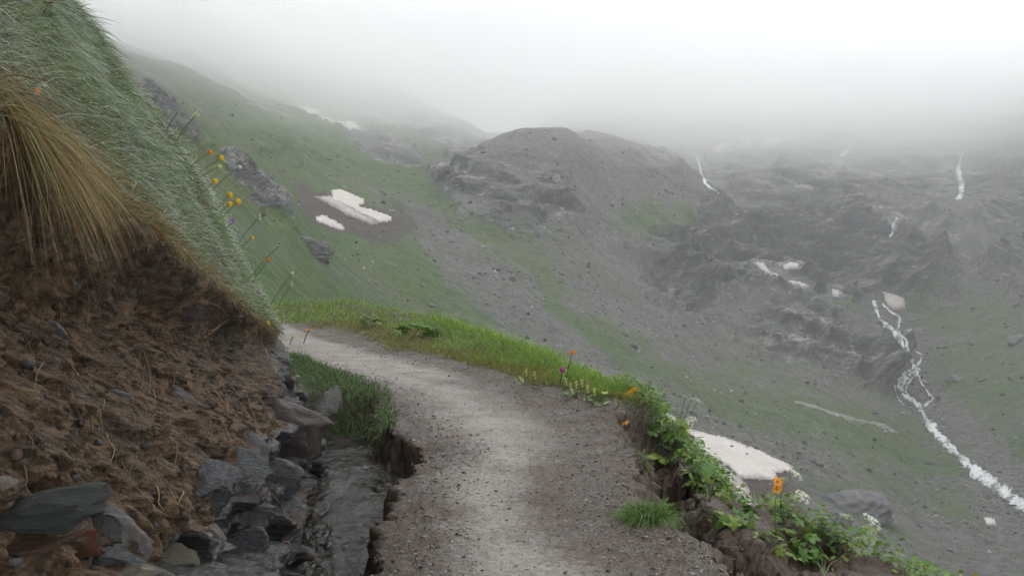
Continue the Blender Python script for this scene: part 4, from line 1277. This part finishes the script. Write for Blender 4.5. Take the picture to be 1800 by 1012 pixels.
# ------------------------------------------------------------------ dew
def dew():
    n = 5200
    R = turf_points(n)
    nrm = unit(np.array([PLX, PLY, 1.0]))
    R = R + nrm * rng.uniform(.05, .13, (n, 1)) + np.array([.5, .25, -.4]) * rng.uniform(0, .12, (n, 1))
    dist = np.linalg.norm(R - EYE, axis=1)
    sz = dist / F * rng.uniform(.35, .95, n)
    base = np.array([(1, 0, 0), (0, 1, 0), (-1, 0, 0), (0, -1, 0), (0, 0, 1), (0, 0, -1)], float)
    fo = np.array([(0,1,4),(1,2,4),(2,3,4),(3,0,4),(1,0,5),(2,1,5),(3,2,5),(0,3,5)])
    V = base[None] * sz[:, None, None] + R[:, None]
    o = mesh_np('dew_drops', V.reshape(-1, 3), [(fo[None] + 6 * np.arange(n)[:, None, None]).reshape(-1, 3)], M['dew'], smooth=True)
    tag(o, 'tiny bright water drops hanging all over the turf', kind='stuff')
def mat_dew():
    t = NT('water_drop'); t.principled((0.9, 0.93, 0.92), 0.05, None, 0.9, Transmission_Weight=0.35); return t.m
M['dew'] = mat_dew()
dew()

# ------------------------------------------------------------------ bare roots in the soil face
def tube(pts, r0, r1, name, mat, parent=None, k=5):
    P = np.array(pts, float); n = len(P)
    T = unit(np.gradient(P, axis=0)); ref = np.array([0.3, 0.2, 0.9])
    A = unit(np.cross(T, ref)); B = np.cross(T, A)
    r = np.linspace(r0, r1, n)[:, None, None]
    a = np.linspace(0, 2 * math.pi, k, endpoint=False)
    V = P[:, None] + r * (np.cos(a)[None, :, None] * A[:, None] + np.sin(a)[None, :, None] * B[:, None])
    i = np.arange(n * k).reshape(n, k)
    f = np.stack([i[:-1], np.roll(i[:-1], -1, 1), np.roll(i[1:], -1, 1), i[1:]], -1).reshape(-1, 4)
    return mesh_np(name, V.reshape(-1, 3), [f], mat, parent=parent)
rm = mat_plain('bare_root', (0.2, 0.115, 0.06), 0.6, .4, 80)
rm2 = mat_plain('dark_root', (0.075, 0.05, 0.032), 0.7, .4, 80)
def root(x0, y0, x1, y1, w, m, lift=.02):
    pts = []
    for f in np.linspace(0, 1, 9):
        x = x0 + (x1 - x0) * f + 7 * math.sin(f * 7 + x0) * f; y = y0 + (y1 - y0) * f + 5 * math.sin(f * 5 + y0)
        p, n, wh = near_hit(x, y)
        if p is None: continue
        pts.append(p + n * (lift * (0.3 + math.sin(f * 3.1))))
    if len(pts) < 4: return
    q = np.array([tuple(v) for v in pts]); q = blur(q, 3, 0)
    tube(q, w, w * .35, 'root', m, bank_o)
for a in [(270,850,285,905,.004,rm),(388,560,345,598,.004,rm),(395,550,360,520,.003,rm),(360,585,400,560,.004,rm),(390,700,406,745,.003,rm),(375,690,405,735,.003,rm),
          (186,760,190,835,.0025,rm),(165,700,175,790,.002,rm2),(440,650,470,700,.005,rm2),(430,690,445,760,.005,rm2),(455,700,470,760,.005,rm2),(370,740,350,790,.003,rm2),
          (300,770,310,830,.003,rm2),(250,620,262,700,.004,rm2),(120,640,150,700,.003,rm2),(480,870,500,905,.004,rm),(495,960,510,940,.004,rm)]:
    root(*a)
for j in range(60):
    x, y = rng.uniform(40, 490), rng.uniform(440, 860)
    root(x, y, x + rng.uniform(-25, 35), y + rng.uniform(20, 75), rng.uniform(.0012, .003), rm2 if rng.uniform() < .75 else rm, .012)
# hair roots under the turf lip: one mass
def hair_roots():
    n = 5200; R, Dv = [], []
    while len(R) < n // 8:
        x, y = rng.uniform(30, 520), rng.uniform(330, 760)
        p, nn = hit(BB, x, y)
        if p is None or p.y > 9.5 or nn.z > .6: 
            n -= 8; continue
        for _ in range(8):
            R.append((p.x + rng.normal() * .03, p.y + rng.normal() * .03, p.z + rng.normal() * .02)); Dv.append(tuple(nn))
        if len(R) >= n: break
    R = np.array(R); m = len(R)
    D = unit(np.array(Dv) * .35 + np.array([.05, .0, -.8]) + .4 * rng.normal(size=(m, 3)))
    c = pick([(.07, .042, .025), (.13, .08, .045), (.04, .026, .018)], m, var=.3)
    o = blades('hair_roots', R, D, rng.uniform(.03, .11, m), .0016 * rng.uniform(.7, 1.5, m), c, c, rng.uniform(.2, .8, m), M['grass'])
    tag(o, 'matted hair thin roots hanging out of the soil face', kind='stuff')
hair_roots()

# ------------------------------------------------------------------ flowers and leafy plants
FM = dict(
    yellow=mat_plain('yellow_petal', (0.72, 0.48, 0.03), .5, .15, 300, .25), orange=mat_plain('orange_petal', (0.75, 0.3, 0.015), .5, .2, 300, .2),
    pale=mat_plain('pale_yellow_petal', (0.62, 0.6, 0.26), .5, .15, 300, .25), white=mat_plain('white_petal', (0.66, 0.68, 0.56), .55, .12, 300, .2),
    purple=mat_plain('purple_petal', (0.30, 0.09, 0.42), .5, .2, 300, .2), pink=mat_plain('pink_petal', (0.38, 0.07, 0.27), .5, .2, 300, .2),
    darkred=mat_plain('dark_red_petal', (0.2, 0.025, 0.03), .5, .2, 300, .1), stem=mat_plain('green_stem', (0.12, 0.17, 0.06), .5, .3, 100, .1),
    darkstem=mat_plain('dark_stem', (0.05, 0.055, 0.03), .6, .3, 100), disc=mat_plain('flower_disc', (0.42, 0.19, 0.02), .7, .2, 300),
    leaf=mat_plain('leaf_green', (0.10, 0.21, 0.035), .35, .3, 25, .3), leaf2=mat_plain('leaf_yellow_green', (0.22, 0.31, 0.06), .4, .3, 25, .3),
    husk=mat_plain('brown_husk', (0.2, 0.11, 0.04), .7, .3, 100), umbel=mat_plain('greenish_umbel', (0.36, 0.43, 0.17), .6, .2, 200, .2))

def petal_tris(V, Fc, c, d, up, L, W, cup):
    """one petal: a pointed, cupped leaf of six triangles"""
    sd = np.cross(d, up); b = len(V)
    V += [c, c + d * L * .35 + sd * W * .42 + up * cup * .25, c + d * L * .35 - sd * W * .42 + up * cup * .25, c + d * L * .72 + sd * W * .36 + up * cup * .6,
          c + d * L * .72 - sd * W * .36 + up * cup * .6, c + d * L + up * cup, c + d * L * .5 + up * cup * .25]
    Fc += [(b, b+1, b+6), (b, b+6, b+2), (b+1, b+3, b+6), (b+2, b+6, b+4), (b+3, b+5, b+6), (b+4, b+6, b+5)]

def head_mesh(kind, mat):
    V, Fc = [], []; r = np.random.default_rng(len(kind) * 7)
    up = np.array([0, 0, 1.0])
    if kind == 'ball':          # globe of overlapping petals, radius 1
        for ring, (el, m) in enumerate(((-.5, 7), (0.1, 8), (.65, 6), (1.1, 4))):
            for j in range(m):
                a = 2 * math.pi * (j + .5 * ring) / m
                c = np.array([math.cos(a) * math.cos(el), math.sin(a) * math.cos(el), math.sin(el)]) * .75
                t = np.array([-math.cos(a) * math.sin(el), -math.sin(a) * math.sin(el), math.cos(el)])
                petal_tris(V, Fc, c - t * .5, t, unit(c), 1.25, 1.0, -.1)
    elif kind == 'daisy':
        for j in range(13):
            a = 2 * math.pi * j / 13; d = np.array([math.cos(a), math.sin(a), r.uniform(-.2, .25)])
            petal_tris(V, Fc, d * .22, d, up, .85 * r.uniform(.85, 1.1), .36, .1)
    elif kind == 'bell':
        for j in range(5):
            a = 2 * math.pi * j / 5; d = unit(np.array([math.cos(a), math.sin(a), .8]))
            petal_tris(V, Fc, d * 0, d, unit(np.array([-d[0], -d[1], 1])), 1.1, .6, -.15)
    elif kind == 'umbel':       # flat head of small florets on rays
        for j in range(46):
            rr = math.sqrt(r.uniform()); a = r.uniform(0, 6.28)
            c = np.array([rr * math.cos(a), rr * math.sin(a), .22 * (1 - rr * rr) + .05 * r.normal()])
            for q in range(5):
                b_ = 2 * math.pi * q / 5 + a; d = np.array([math.cos(b_), math.sin(b_), .1])
                sd = np.array([-d[1], d[0], 0]); k = len(V)
                V += [c, c + d * .13 + sd * .05, c + d * .13 - sd * .05]; Fc += [(k, k+1, k+2)]
        for j in range(9):
            a = j * .698; c = np.array([.6 * math.cos(a), .6 * math.sin(a), .1]); k = len(V)
            sd = np.array([-math.sin(a), math.cos(a), 0]) * .02
            V += [np.array([0, 0, -.5]), c + sd, c - sd]; Fc += [(k, k+1, k+2)]
    elif kind == 'spike':
        for j in range(16):
            a = j * 2.4; z = -1 + j / 8; d = unit(np.array([math.cos(a), math.sin(a), .5]))
            petal_tris(V, Fc, np.array([0, 0, z]) + d * .05, d, up, .5, .35, .1)
    o = mesh_np('flower_head', np.array(V), [np.array(Fc)], mat, smooth=True, do_link=False)
    return o.data
def small_ball(mat, flat=1.0):
    import bmesh
    bm = bmesh.new(); bmesh.ops.create_icosphere(bm, subdivisions=1, radius=1.0)
    V = np.array([v.co[:] for v in bm.verts]) * np.array([1, 1, flat]); Fc = np.array([[v.index for v in f.verts] for f in bm.faces]); bm.free()
    return mesh_np('flower_disc', V, [Fc], mat, do_link=False).data
HM = {}
def head(kind, mat):
    if (kind, mat) not in HM: HM[(kind, mat)] = head_mesh(kind, FM[mat])
    return HM[(kind, mat)]
DISC = small_ball(FM['disc'], .5)
def leaf_blade_mesh(mat):
    V, Fc = [], []; petal_tris(V, Fc, np.zeros(3), np.array([1.0, 0, 0]), np.array([0, 0, 1.0]), 1.0, .36, .12)
    return mesh_np('leaf', np.array(V), [np.array(Fc)], mat, do_link=False).data
def palmate_mesh(mat, lobes=5, seed=0):
    V, Fc = [], []; r = np.random.default_rng(seed)
    for j in range(lobes):
        a = (j - (lobes - 1) / 2) * 1.02
        d = np.array([math.cos(a), math.sin(a), .06 * r.normal()]); L = 1.0 - .14 * abs(j - (lobes - 1) / 2) + .06 * r.normal()
        petal_tris(V, Fc, d * .02, unit(d), np.array([0, 0, 1.0]), L, .62, -.16)
        for s_ in (-1, 1):           # toothed side lobes
            d2 = np.array([math.cos(a + .22 * s_), math.sin(a + .22 * s_), 0])
            petal_tris(V, Fc, d * .3, unit(d2), np.array([0, 0, 1.0]), L * .52, .3, -.08)
    return mesh_np('leaf', np.array(V), [np.array(Fc)], mat, do_link=False).data
LEAF = [leaf_blade_mesh(FM['leaf']), leaf_blade_mesh(FM['leaf2'])]
PALM = [palmate_mesh(FM['leaf'], 5, 1), palmate_mesh(FM['leaf'], 5, 2), palmate_mesh(FM['leaf2'], 5, 3)]

def base_under(px, py, bx, by):
    """where the stalk stands: the first ground met from the foot's bearing"""
    for k in range(40):
        p, n, w = near_hit(bx, by)
        if p is not None and p.y < 16: return p
        bx -= 3; by += 4
    return None

def flower(px, py, hw, kind, mat, label, foot_, name='wildflower', stem='stem', disc=False, tilt=(0, 0), leaves=0, dY=0.0, thick=.0014, group=None):
    p = base_under(px, py, px + foot_[0], py + foot_[1])
    if p is None: return None
    Y = max(p.y - dY, 0.9)
    H = at(px, py, Y)
    t = empty(name, p)
    tag(t, label, 'flower', group)
    b = np.array(p) - np.array([0, 0, .02]); e = H
    rel = lambda q: q - np.array(p)
    mid = (b + e) / 2 + np.array([-.12, 0, .06]) * np.linalg.norm(e - b) * .5
    pts = [(1 - f) ** 2 * rel(b) + 2 * f * (1 - f) * rel(mid) + f * f * rel(e) for f in np.linspace(0, 1, 8)]
    D = np.linalg.norm(H - EYE); s_ = D * hw / F
    tube(pts, max(thick, D * .0006), max(thick * .8, D * .0005), 'stem', FM[stem], t)
    place('flower_head', head(kind, mat), Vector(pts[-1]), s_, (tilt[0], tilt[1], rng.uniform(0, 6)), t)
    if disc: place('flower_disc', DISC, Vector(pts[-1]) + Vector((0, 0, .1 * s_)), s_ * .33, (tilt[0], tilt[1], 0), t)
    for j in range(leaves):
        q = pts[1 + j % 5]
        place('leaf', LEAF[j % 2], Vector(q), D * .014, (rng.uniform(-.3, .3), rng.uniform(-.7, .1), rng.uniform(0, 6)), t)
    return t

B = (-14, 22)
for a in [
 (404,343,6,'ball','yellow','yellow globe flower, upper of the trio beside the turf edge',(-26,30)),
 (418,355,6.5,'ball','yellow','yellow globe flower, right one of the trio beside the turf edge',(-34,34)),
 (404,359,5.5,'ball','yellow','yellow globe flower, lowest of the trio beside the turf edge',(-26,22)),
 (378,319,5.5,'ball','yellow','yellow globe flower alone against the green slope above the trio',(-30,26)),
 (389,278,5.5,'ball','yellow','yellow globe flower before the dark rocks, brightest of the upper ones',(-44,26)),
 (370,268,4.5,'ball','orange','dull orange bud on a thin stalk before the dark rocks',(-38,24)),
 (386,293,4,'ball','pale','faded yellow bud between the upper globe flowers',(-40,20)),
 (421,294,4,'ball','white','small round white seed head on a long stalk in front of the slope',(-56,44)),
 (444,418,4,'ball','yellow','small dim yellow flower among frosty grass below the purple flower',(-24,16)),
 (64,162,6,'ball','orange','orange yellow flower sunk in the grass above the big tussock',(-6,10)),
 (52,191,6,'ball','orange','deep orange flower at the top edge of the big tussock',(-6,10)),
 (470,568,5,'ball','yellow','little yellow flower under the lip where the path vanishes',(-8,12)),
 (515,592,4,'ball','pale','pale yellow flower in the grass at the start of the visible path',(-6,14)),
]: flower(*a)
flower(345, 201, 11, 'umbel', 'pale', 'pale yellow flat topped flower standing tallest above the turf', (-30, 38), tilt=(.5, .6), thick=.002)
flower(312, 198, 5, 'umbel', 'husk', 'small dry brown flower head left of the tall pale yellow one', (-20, 30), stem='darkstem')
flower(411, 391, 9, 'bell', 'purple', 'purple bell flower with drooping petals in the frosty grass', (-22, 14), tilt=(.6, .8), leaves=3)
flower(457, 381, 6, 'spike', 'white', 'white fluffy flower spike against the green slope', (-34, 40))
flower(492, 432, 5, 'daisy', 'pale', 'thin pale star flower on a long stalk right of the turf', (-46, 44))
flower(471, 457, 6.5, 'daisy', 'orange', 'orange daisy with dark leaves before the green slope', (-26, 40), disc=True, leaves=2, tilt=(.5, .2))
flower(514, 480, 3.2, 'ball', 'white', 'two tone tiny white bud farthest right of the turf edge', (-30, 46))
flower(513, 500, 4.5, 'spike', 'white', 'dull pinkish white spike low at the turf edge', (-20, 34))
flower(85, 8, 7, 'daisy', 'darkred', 'dark red flower head at the very top of the turf', (-14, 26), stem='darkstem', tilt=(.3, 0))
flower(543, 580, 7, 'daisy', 'orange', 'orange flower with dark bent stem at the far start of the path', (-10, 24), stem='darkstem', disc=True)
flower(752, 566, 9, 'umbel', 'white', 'white umbel flower nodding over the far verge', (-8, 26), leaves=4)
flower(1006, 621, 10, 'daisy', 'orange', 'tall single orange flower on a dark stem beyond the verge', (-12, 54), disc=True, stem='darkstem', leaves=3, tilt=(.5, .2))
flower(989, 650, 6, 'ball', 'pink', 'small magenta thistle flower just left below the tall orange flower', (-4, 28), stem='darkstem')
flower(1113, 686, 9, 'daisy', 'orange', 'orange flower cluster on pale leaning stems above the verge end', (-34, 34), disc=True, tilt=(.6, .4), leaves=2)
flower(1107, 692, 8, 'daisy', 'yellow', 'yellow orange flower tucked just under the leaning orange cluster', (-30, 28), disc=True, tilt=(.7, .4))
flower(1064, 693, 8, 'bell', 'pale', 'pale yellow bell flowers at the verge left of the leaning orange cluster', (-6, 20), leaves=3)
for (x, y), lab in zip([(995,672),(1003,680),(1013,676),(1023,674),(1033,684),(1045,690),(925,655),(940,660)],
    ['leftmost of the yellow rattle spikes on the verge', 'yellow rattle spike, second in the row on the verge', 'yellow rattle spike in the middle of the row, slightly raised', 'tallest yellow rattle spike right of the middle',
     'low yellow rattle spike right of the tallest', 'last yellow rattle spike before the yellow bell flowers', 'small pale spike in the verge grass well left of the yellow rattle row', 'small pale spike nearer to the yellow rattle row']):
    flower(x, y, 7, 'spike', 'pale', lab, (-3, 22), leaves=3, name='yellow_rattle', group='yellow rattle on the verge')
flower(1215, 741, 10, 'umbel', 'white', 'round white umbel directly above the dark green palmate leaves', (-26, 46), tilt=(.9, 0), leaves=2)
flower(1180, 733, 10, 'umbel', 'white', 'white umbel half sunk in the leaves, left of the round one', (-8, 26), tilt=(.5, -.3), leaves=2)
flower(1205, 697, 5, 'umbel', 'white', 'small tilted white umbel, leftmost of three on long thin stalks', (-12, 70), tilt=(.2, .5))
flower(1216, 701, 6, 'umbel', 'white', 'small white umbel between two others on long thin stalks', (-20, 66), tilt=(.2, .5))
flower(1227, 704, 7, 'umbel', 'white', 'small white umbel, rightmost of three on long thin stalks', (-28, 64), tilt=(.2, .5))
flower(1098, 744, 9, 'daisy', 'orange', 'yellowed withered flower lying at the path corner by the leaves', (2, 10), tilt=(.2, .2))

def leafy_plant(label, spots, r_leaf, name='leafy_plant', palm=True, cat='plant', n_each=1, heads=()):
    """spots: pixels where leaves stand; every leaf has its stalk from the common root"""
    x0 = sum(s_[0] for s_ in spots) / len(spots); y0 = max(s_[1] for s_ in spots) + 8
    p = base_under(x0, y0, x0, y0)
    if p is None: return
    t = empty(name, p); tag(t, label, cat)
    st = []
    for j, (x, y) in enumerate(spots):
        g, n, w = near_hit(x, y)
        Y = min(max((g.y if g is not None and g.y < p.y + .8 else p.y) - .06, p.y - .5), p.y + .5)
        H = at(x, y, Y) - np.array(p)
        D = np.linalg.norm(at(x, y, Y) - EYE)
        s_ = D * r_leaf * rng.uniform(.75, 1.2) / F
        me = (PALM if palm else LEAF)[j % (3 if palm else 2)]
        # leaves face the light, tipped outwards
        place('leaf', me, Vector(H), s_, (rng.uniform(-.5, .5) + .5, rng.uniform(-.2, .7), rng.uniform(0, 6.28)), t)
        q = [H * f + np.array([0, 0, .05 * math.sin(f * 3.1)]) * (1 - f) for f in np.linspace(0, 1, 5)]
        if j % 2 == 0: tube(q, .0022, .0014, 'stem', FM['stem'], t, 4)
    for (x, y, hw, kind, mat, tl) in heads:
        H = at(x, y, p.y) - np.array(p); D = np.linalg.norm(at(x, y, p.y) - EYE)
        q = [H * f + np.array([-.05, 0, .03]) * math.sin(f * 3.1) for f in np.linspace(0, 1, 8)]
        tube(q, .003, .0018, 'stem', FM['stem'], t, 5)
        hd = place('flower_head', head(kind, FM and mat), Vector(H), D * hw / F, tl, t)
    return t
def cloud_of(cx, cy_, rx, ry, n):
    return [(cx + rx * rng.uniform(-1, 1), cy_ + ry * rng.uniform(-1, 1)) for _ in range(n)]
leafy_plant('big palmate green leaves at the rim over the dark hollow', [(1168,785),(1185,800),(1160,805),(1200,792),(1178,768)], 24)
leafy_plant('leafy green plant at the top of the rim under the white umbels', cloud_of(1178, 752, 34, 14, 22), 15)
leafy_plant('hanging green leaves on the outer side of the rim right of the palmate leaves', cloud_of(1212, 800, 22, 34, 20), 13, palm=False)
leafy_plant('bright green leaves in the middle of the rim below the hollow', cloud_of(1245, 848, 30, 26, 26), 14)
leafy_plant('dark green leaves low on the rim beside the gravelly snow', cloud_of(1290, 905, 32, 18, 22), 15)
leafy_plant('pale leaves folded over the rim edge near a dead yellow leaf', cloud_of(1255, 905, 22, 16, 12), 12, palm=False)
leafy_plant('dense plant on the lowest visible rim under the orange flowers', cloud_of(1405, 955, 38, 26, 30), 15)
leafy_plant('outermost leafy plant at the bottom edge of the rim', cloud_of(1452, 990, 30, 18, 18), 14, palm=False)
leafy_plant('tall leafy stem with round pale umbels reaching out over the valley', [(1455,940),(1470,950),(1490,945),(1500,955),(1462,962),(1480,935),(1515,930)], 15, palm=True,
    heads=[(1533,916,16,'umbel','white',(.3,.5,0)),(1524,940,15,'umbel','umbel',(1.0,0,0)),(1488,908,10,'umbel','umbel',(.1,.1,0))])
leafy_plant('upright umbel plant with three white heads over the valley', [(1372,885),(1382,905),(1395,893),(1366,910),(1402,915),(1358,880)], 14,
    heads=[(1397,833,15,'umbel','white',(.2,.5,0)),(1411,873,13,'umbel','white',(.5,.4,0)),(1378,842,8,'umbel','umbel',(.1,0,0)),(1398,876,8,'umbel','umbel',(.3,0,0))])
flower(1367, 846, 9, 'daisy', 'orange', 'orange flower, upper of the pair before the green valley floor', (-2, 90), disc=True, tilt=(.9, 0), dY=.05, leaves=3)
flower(1366, 859, 9, 'daisy', 'orange', 'orange flower, lower of the pair before the green valley floor', (-1, 76), disc=True, tilt=(.9, 0), dY=.05)
leafy_plant('broad bright leaves on the far verge beside the white umbel', cloud_of(730, 578, 32, 10, 18), 13)
leafy_plant('clump of broad leaves at the far left of the verge top', cloud_of(655, 560, 22, 8, 12), 11)
leafy_plant('single flat leaf rosette on the verge near the path bend', cloud_of(855, 638, 10, 4, 5), 9)
leafy_plant('small green leaves hanging in the turf gap over the brown fringe', cloud_of(230, 322, 22, 18, 12), 12, palm=False)
leafy_plant('small leaves at the corner where the turf meets the path', cloud_of(512, 640, 10, 22, 12), 9, palm=False)
# fallen leaves and straws lying on the path: parts of nothing, but too many to name
def litter():
    n = 700
    Y = rng.uniform(3.4, 9.5, n); c = xr(Y); X = c - .45 * rng.uniform(0, 1, n) ** 1.5 * (1 + (rng.uniform(size=n) < .2) * 1.6)
    Z = near_height(X, Y)[0] + .006
    D = unit(np.stack([rng.normal(size=n), rng.normal(size=n), .12 * rng.normal(size=n)], 1))
    cc = pick([(.3, .3, .14), (.2, .24, .08), (.14, .09, .05), (.32, .26, .12), (.06, .04, .03)], n, var=.3)
    o = blades('leaf_litter', np.stack([X, Y, Z], 1), D, rng.uniform(.012, .055, n), rng.uniform(.002, .007, n), cc, cc, .03, M['grass'],
               side=np.cross(D, np.array([0, 0, 1.0])))
    tag(o, 'scattered straws and torn leaf scraps on the gravel near the verge', kind='stuff')
litter()

# long stray stems and seed stalks that break the outline of the turf
def stalks():
    n = 900
    R = turf_points(n)
    D = unit(np.array([PLX, PLY, 1.0]) / 2 + np.array([.25, .2, -.1]) + .35 * rng.normal(size=(n, 3)))
    c = pick([(.3, .32, .16), (.22, .28, .12), (.36, .30, .16), (.45, .5, .4)], n, var=.25)
    dist = np.linalg.norm(R - EYE, axis=1)
    o = blades('stray_stems', R, D, rng.uniform(.15, .36, n), np.clip(dist * .0006, .0012, .005), c * .8, c, rng.uniform(.15, .7, n), M['grass'])
    tag(o, 'long stray stems arching above the turf', kind='stuff')
stalks()

def rim_foliage():
    """small mixed leaves massed along the outer rim"""
    n = 5200
    Y = rng.uniform(3.4, 7.6, n)
    d = fbm(Y * 0 + 3, Y * 2.1, o=3, s=652)
    X = xo(Y) + .08 + .13 * rng.normal(size=n)
    keep = (X > xo(Y) - .10) & (rng.uniform(size=n) < sstep(-.6, .0, d))
    X, Y = X[keep], Y[keep]; n = len(X)
    Z = near_height(X, Y)[0] + rng.uniform(.0, .16, n)
    D = unit(np.stack([rng.normal(size=n) + .5, rng.normal(size=n) - .3, .35 * rng.normal(size=n)], 1))
    up = unit(np.array([0, 0, 1.0]) + .5 * rng.normal(size=(n, 3)))
    sd = unit(np.cross(D, up)); L = rng.uniform(.018, .045, n)[:, None]; W = L * rng.uniform(.3, .5, (n, 1))
    C = np.stack([X, Y, Z], 1)
    V = np.stack([C, C + D * L * .5 + sd * W, C + D * L * .5 - sd * W, C + D * L - up * L * .2, C + D * L * .5 + up * W * -.4], 1)
    b = 5 * np.arange(n)[:, None]
    Fc = np.concatenate([b + np.array([[0, 1, 4]]), b + np.array([[0, 4, 2]]), b + np.array([[1, 3, 4]]), b + np.array([[2, 4, 3]])])
    c = pick([(.11, .21, .035), (.16, .27, .05), (.07, .15, .03), (.24, .3, .08), (.3, .22, .07)], n, [.35, .3, .2, .1, .05], .2)
    o = mesh_np('rim_foliage', V.reshape(-1, 3), [Fc], M['leaf'], attrs=dict(tint=np.repeat(c, 5, 0)))
    tag(o, 'mixed small green leaves crowding the outer rim of the path', kind='stuff')
rim_foliage()
leafy_plant('lush leaves filling the rim between the palmate plant and the bright middle plant', cloud_of(1228, 825, 30, 22, 18), 15)
leafy_plant('low leaves at the rim just above the bottom plants', cloud_of(1340, 935, 30, 14, 18), 13, palm=False)
# ------------------------------------------------------------------ haze and cloud
def box_mesh(name, lo, hi, mat):
    x0, y0, z0 = lo; x1, y1, z1 = hi
    V = [(x0,y0,z0),(x1,y0,z0),(x1,y1,z0),(x0,y1,z0),(x0,y0,z1),(x1,y0,z1),(x1,y1,z1),(x0,y1,z1)]
    Fc = [(0,3,2,1),(4,5,6,7),(0,1,5,4),(1,2,6,5),(2,3,7,6),(3,0,4,7)]
    return mesh_np(name, V, [Fc], mat, smooth=False)

def mat_volume(name, dens, col):
    m = bpy.data.materials.new(name); m.use_nodes = True
    n, l = m.node_tree.nodes, m.node_tree.links
    for x in list(n): n.remove(x)
    out = n.new('ShaderNodeOutputMaterial'); v = n.new('ShaderNodeVolumePrincipled')
    v.inputs['Color'].default_value = (*col, 1); v.inputs['Density'].default_value = dens
    v.inputs['Anisotropy'].default_value = 0.6
    l.new(v.outputs[0], out.inputs['Volume'])
    m.cycles.homogeneous_volume = True
    return m

ztop = float(TP[..., 2].max()) + 6
zbot = float(TP[..., 2].min()) - 4
hz = box_mesh('haze', (-720, -40, zbot), (720, 900, ztop), mat_volume('haze_air', HAZE_D, (0.985, 0.99, 0.995)))
tag(hz, kind='stuff')

def cloud_layer(base, k):
    """one body of the low cloud: a wavy underside, closed above; bodies nest so the cloud thickens upwards"""
    nx, ny = 70, 60
    xs = np.linspace(-700 + k, 700 - k, nx); ys = np.linspace(-30 + k, 880 - k, ny)
    X, Y = np.meshgrid(xs, ys)
    zb = base(X, Y)
    ztp = 102.0 - 0.3 * k + 0 * X
    zb = np.minimum(zb, ztp - 1.0)
    lo = np.stack([X, Y, zb], -1).reshape(-1, 3)
    hi = np.stack([X, Y, zb * 0 + ztp], -1).reshape(-1, 3)
    f = grid_faces(ny, nx); n = nx * ny
    idx = np.arange(n).reshape(ny, nx)
    ring = np.concatenate([idx[0, :], idx[1:, -1], idx[-1, :-1][::-1], idx[1:-1, 0][::-1]])
    side = np.stack([ring, np.roll(ring, -1), np.roll(ring, -1) + n, ring + n], 1)
    o = mesh_np('low_cloud', np.concatenate([lo, hi]), [f[:, ::-1], f + n, side], M['cloud'])
    tag(o, kind='stuff')
M['cloud'] = mat_volume('cloud_vapour', CLOUD_D, (0.998, 0.998, 0.998))
for k in range(10):
    def base(X, Y, k=k):
        b = 24 + 7.5 * k
        b = b + (9 + 1.2 * (k % 3)) * fbm(X / 120, Y / 120, o=3, s=200) + 3 * fbm(X / 50, Y / 50, o=2, s=210)
        b = b - 0.018 * np.clip(Y - 330, 0, 300) * sstep(-40, 90, X) - 5 * sstep(-20, -90, X) * sstep(330, 250, Y)
        return b
    cloud_layer(base, k)
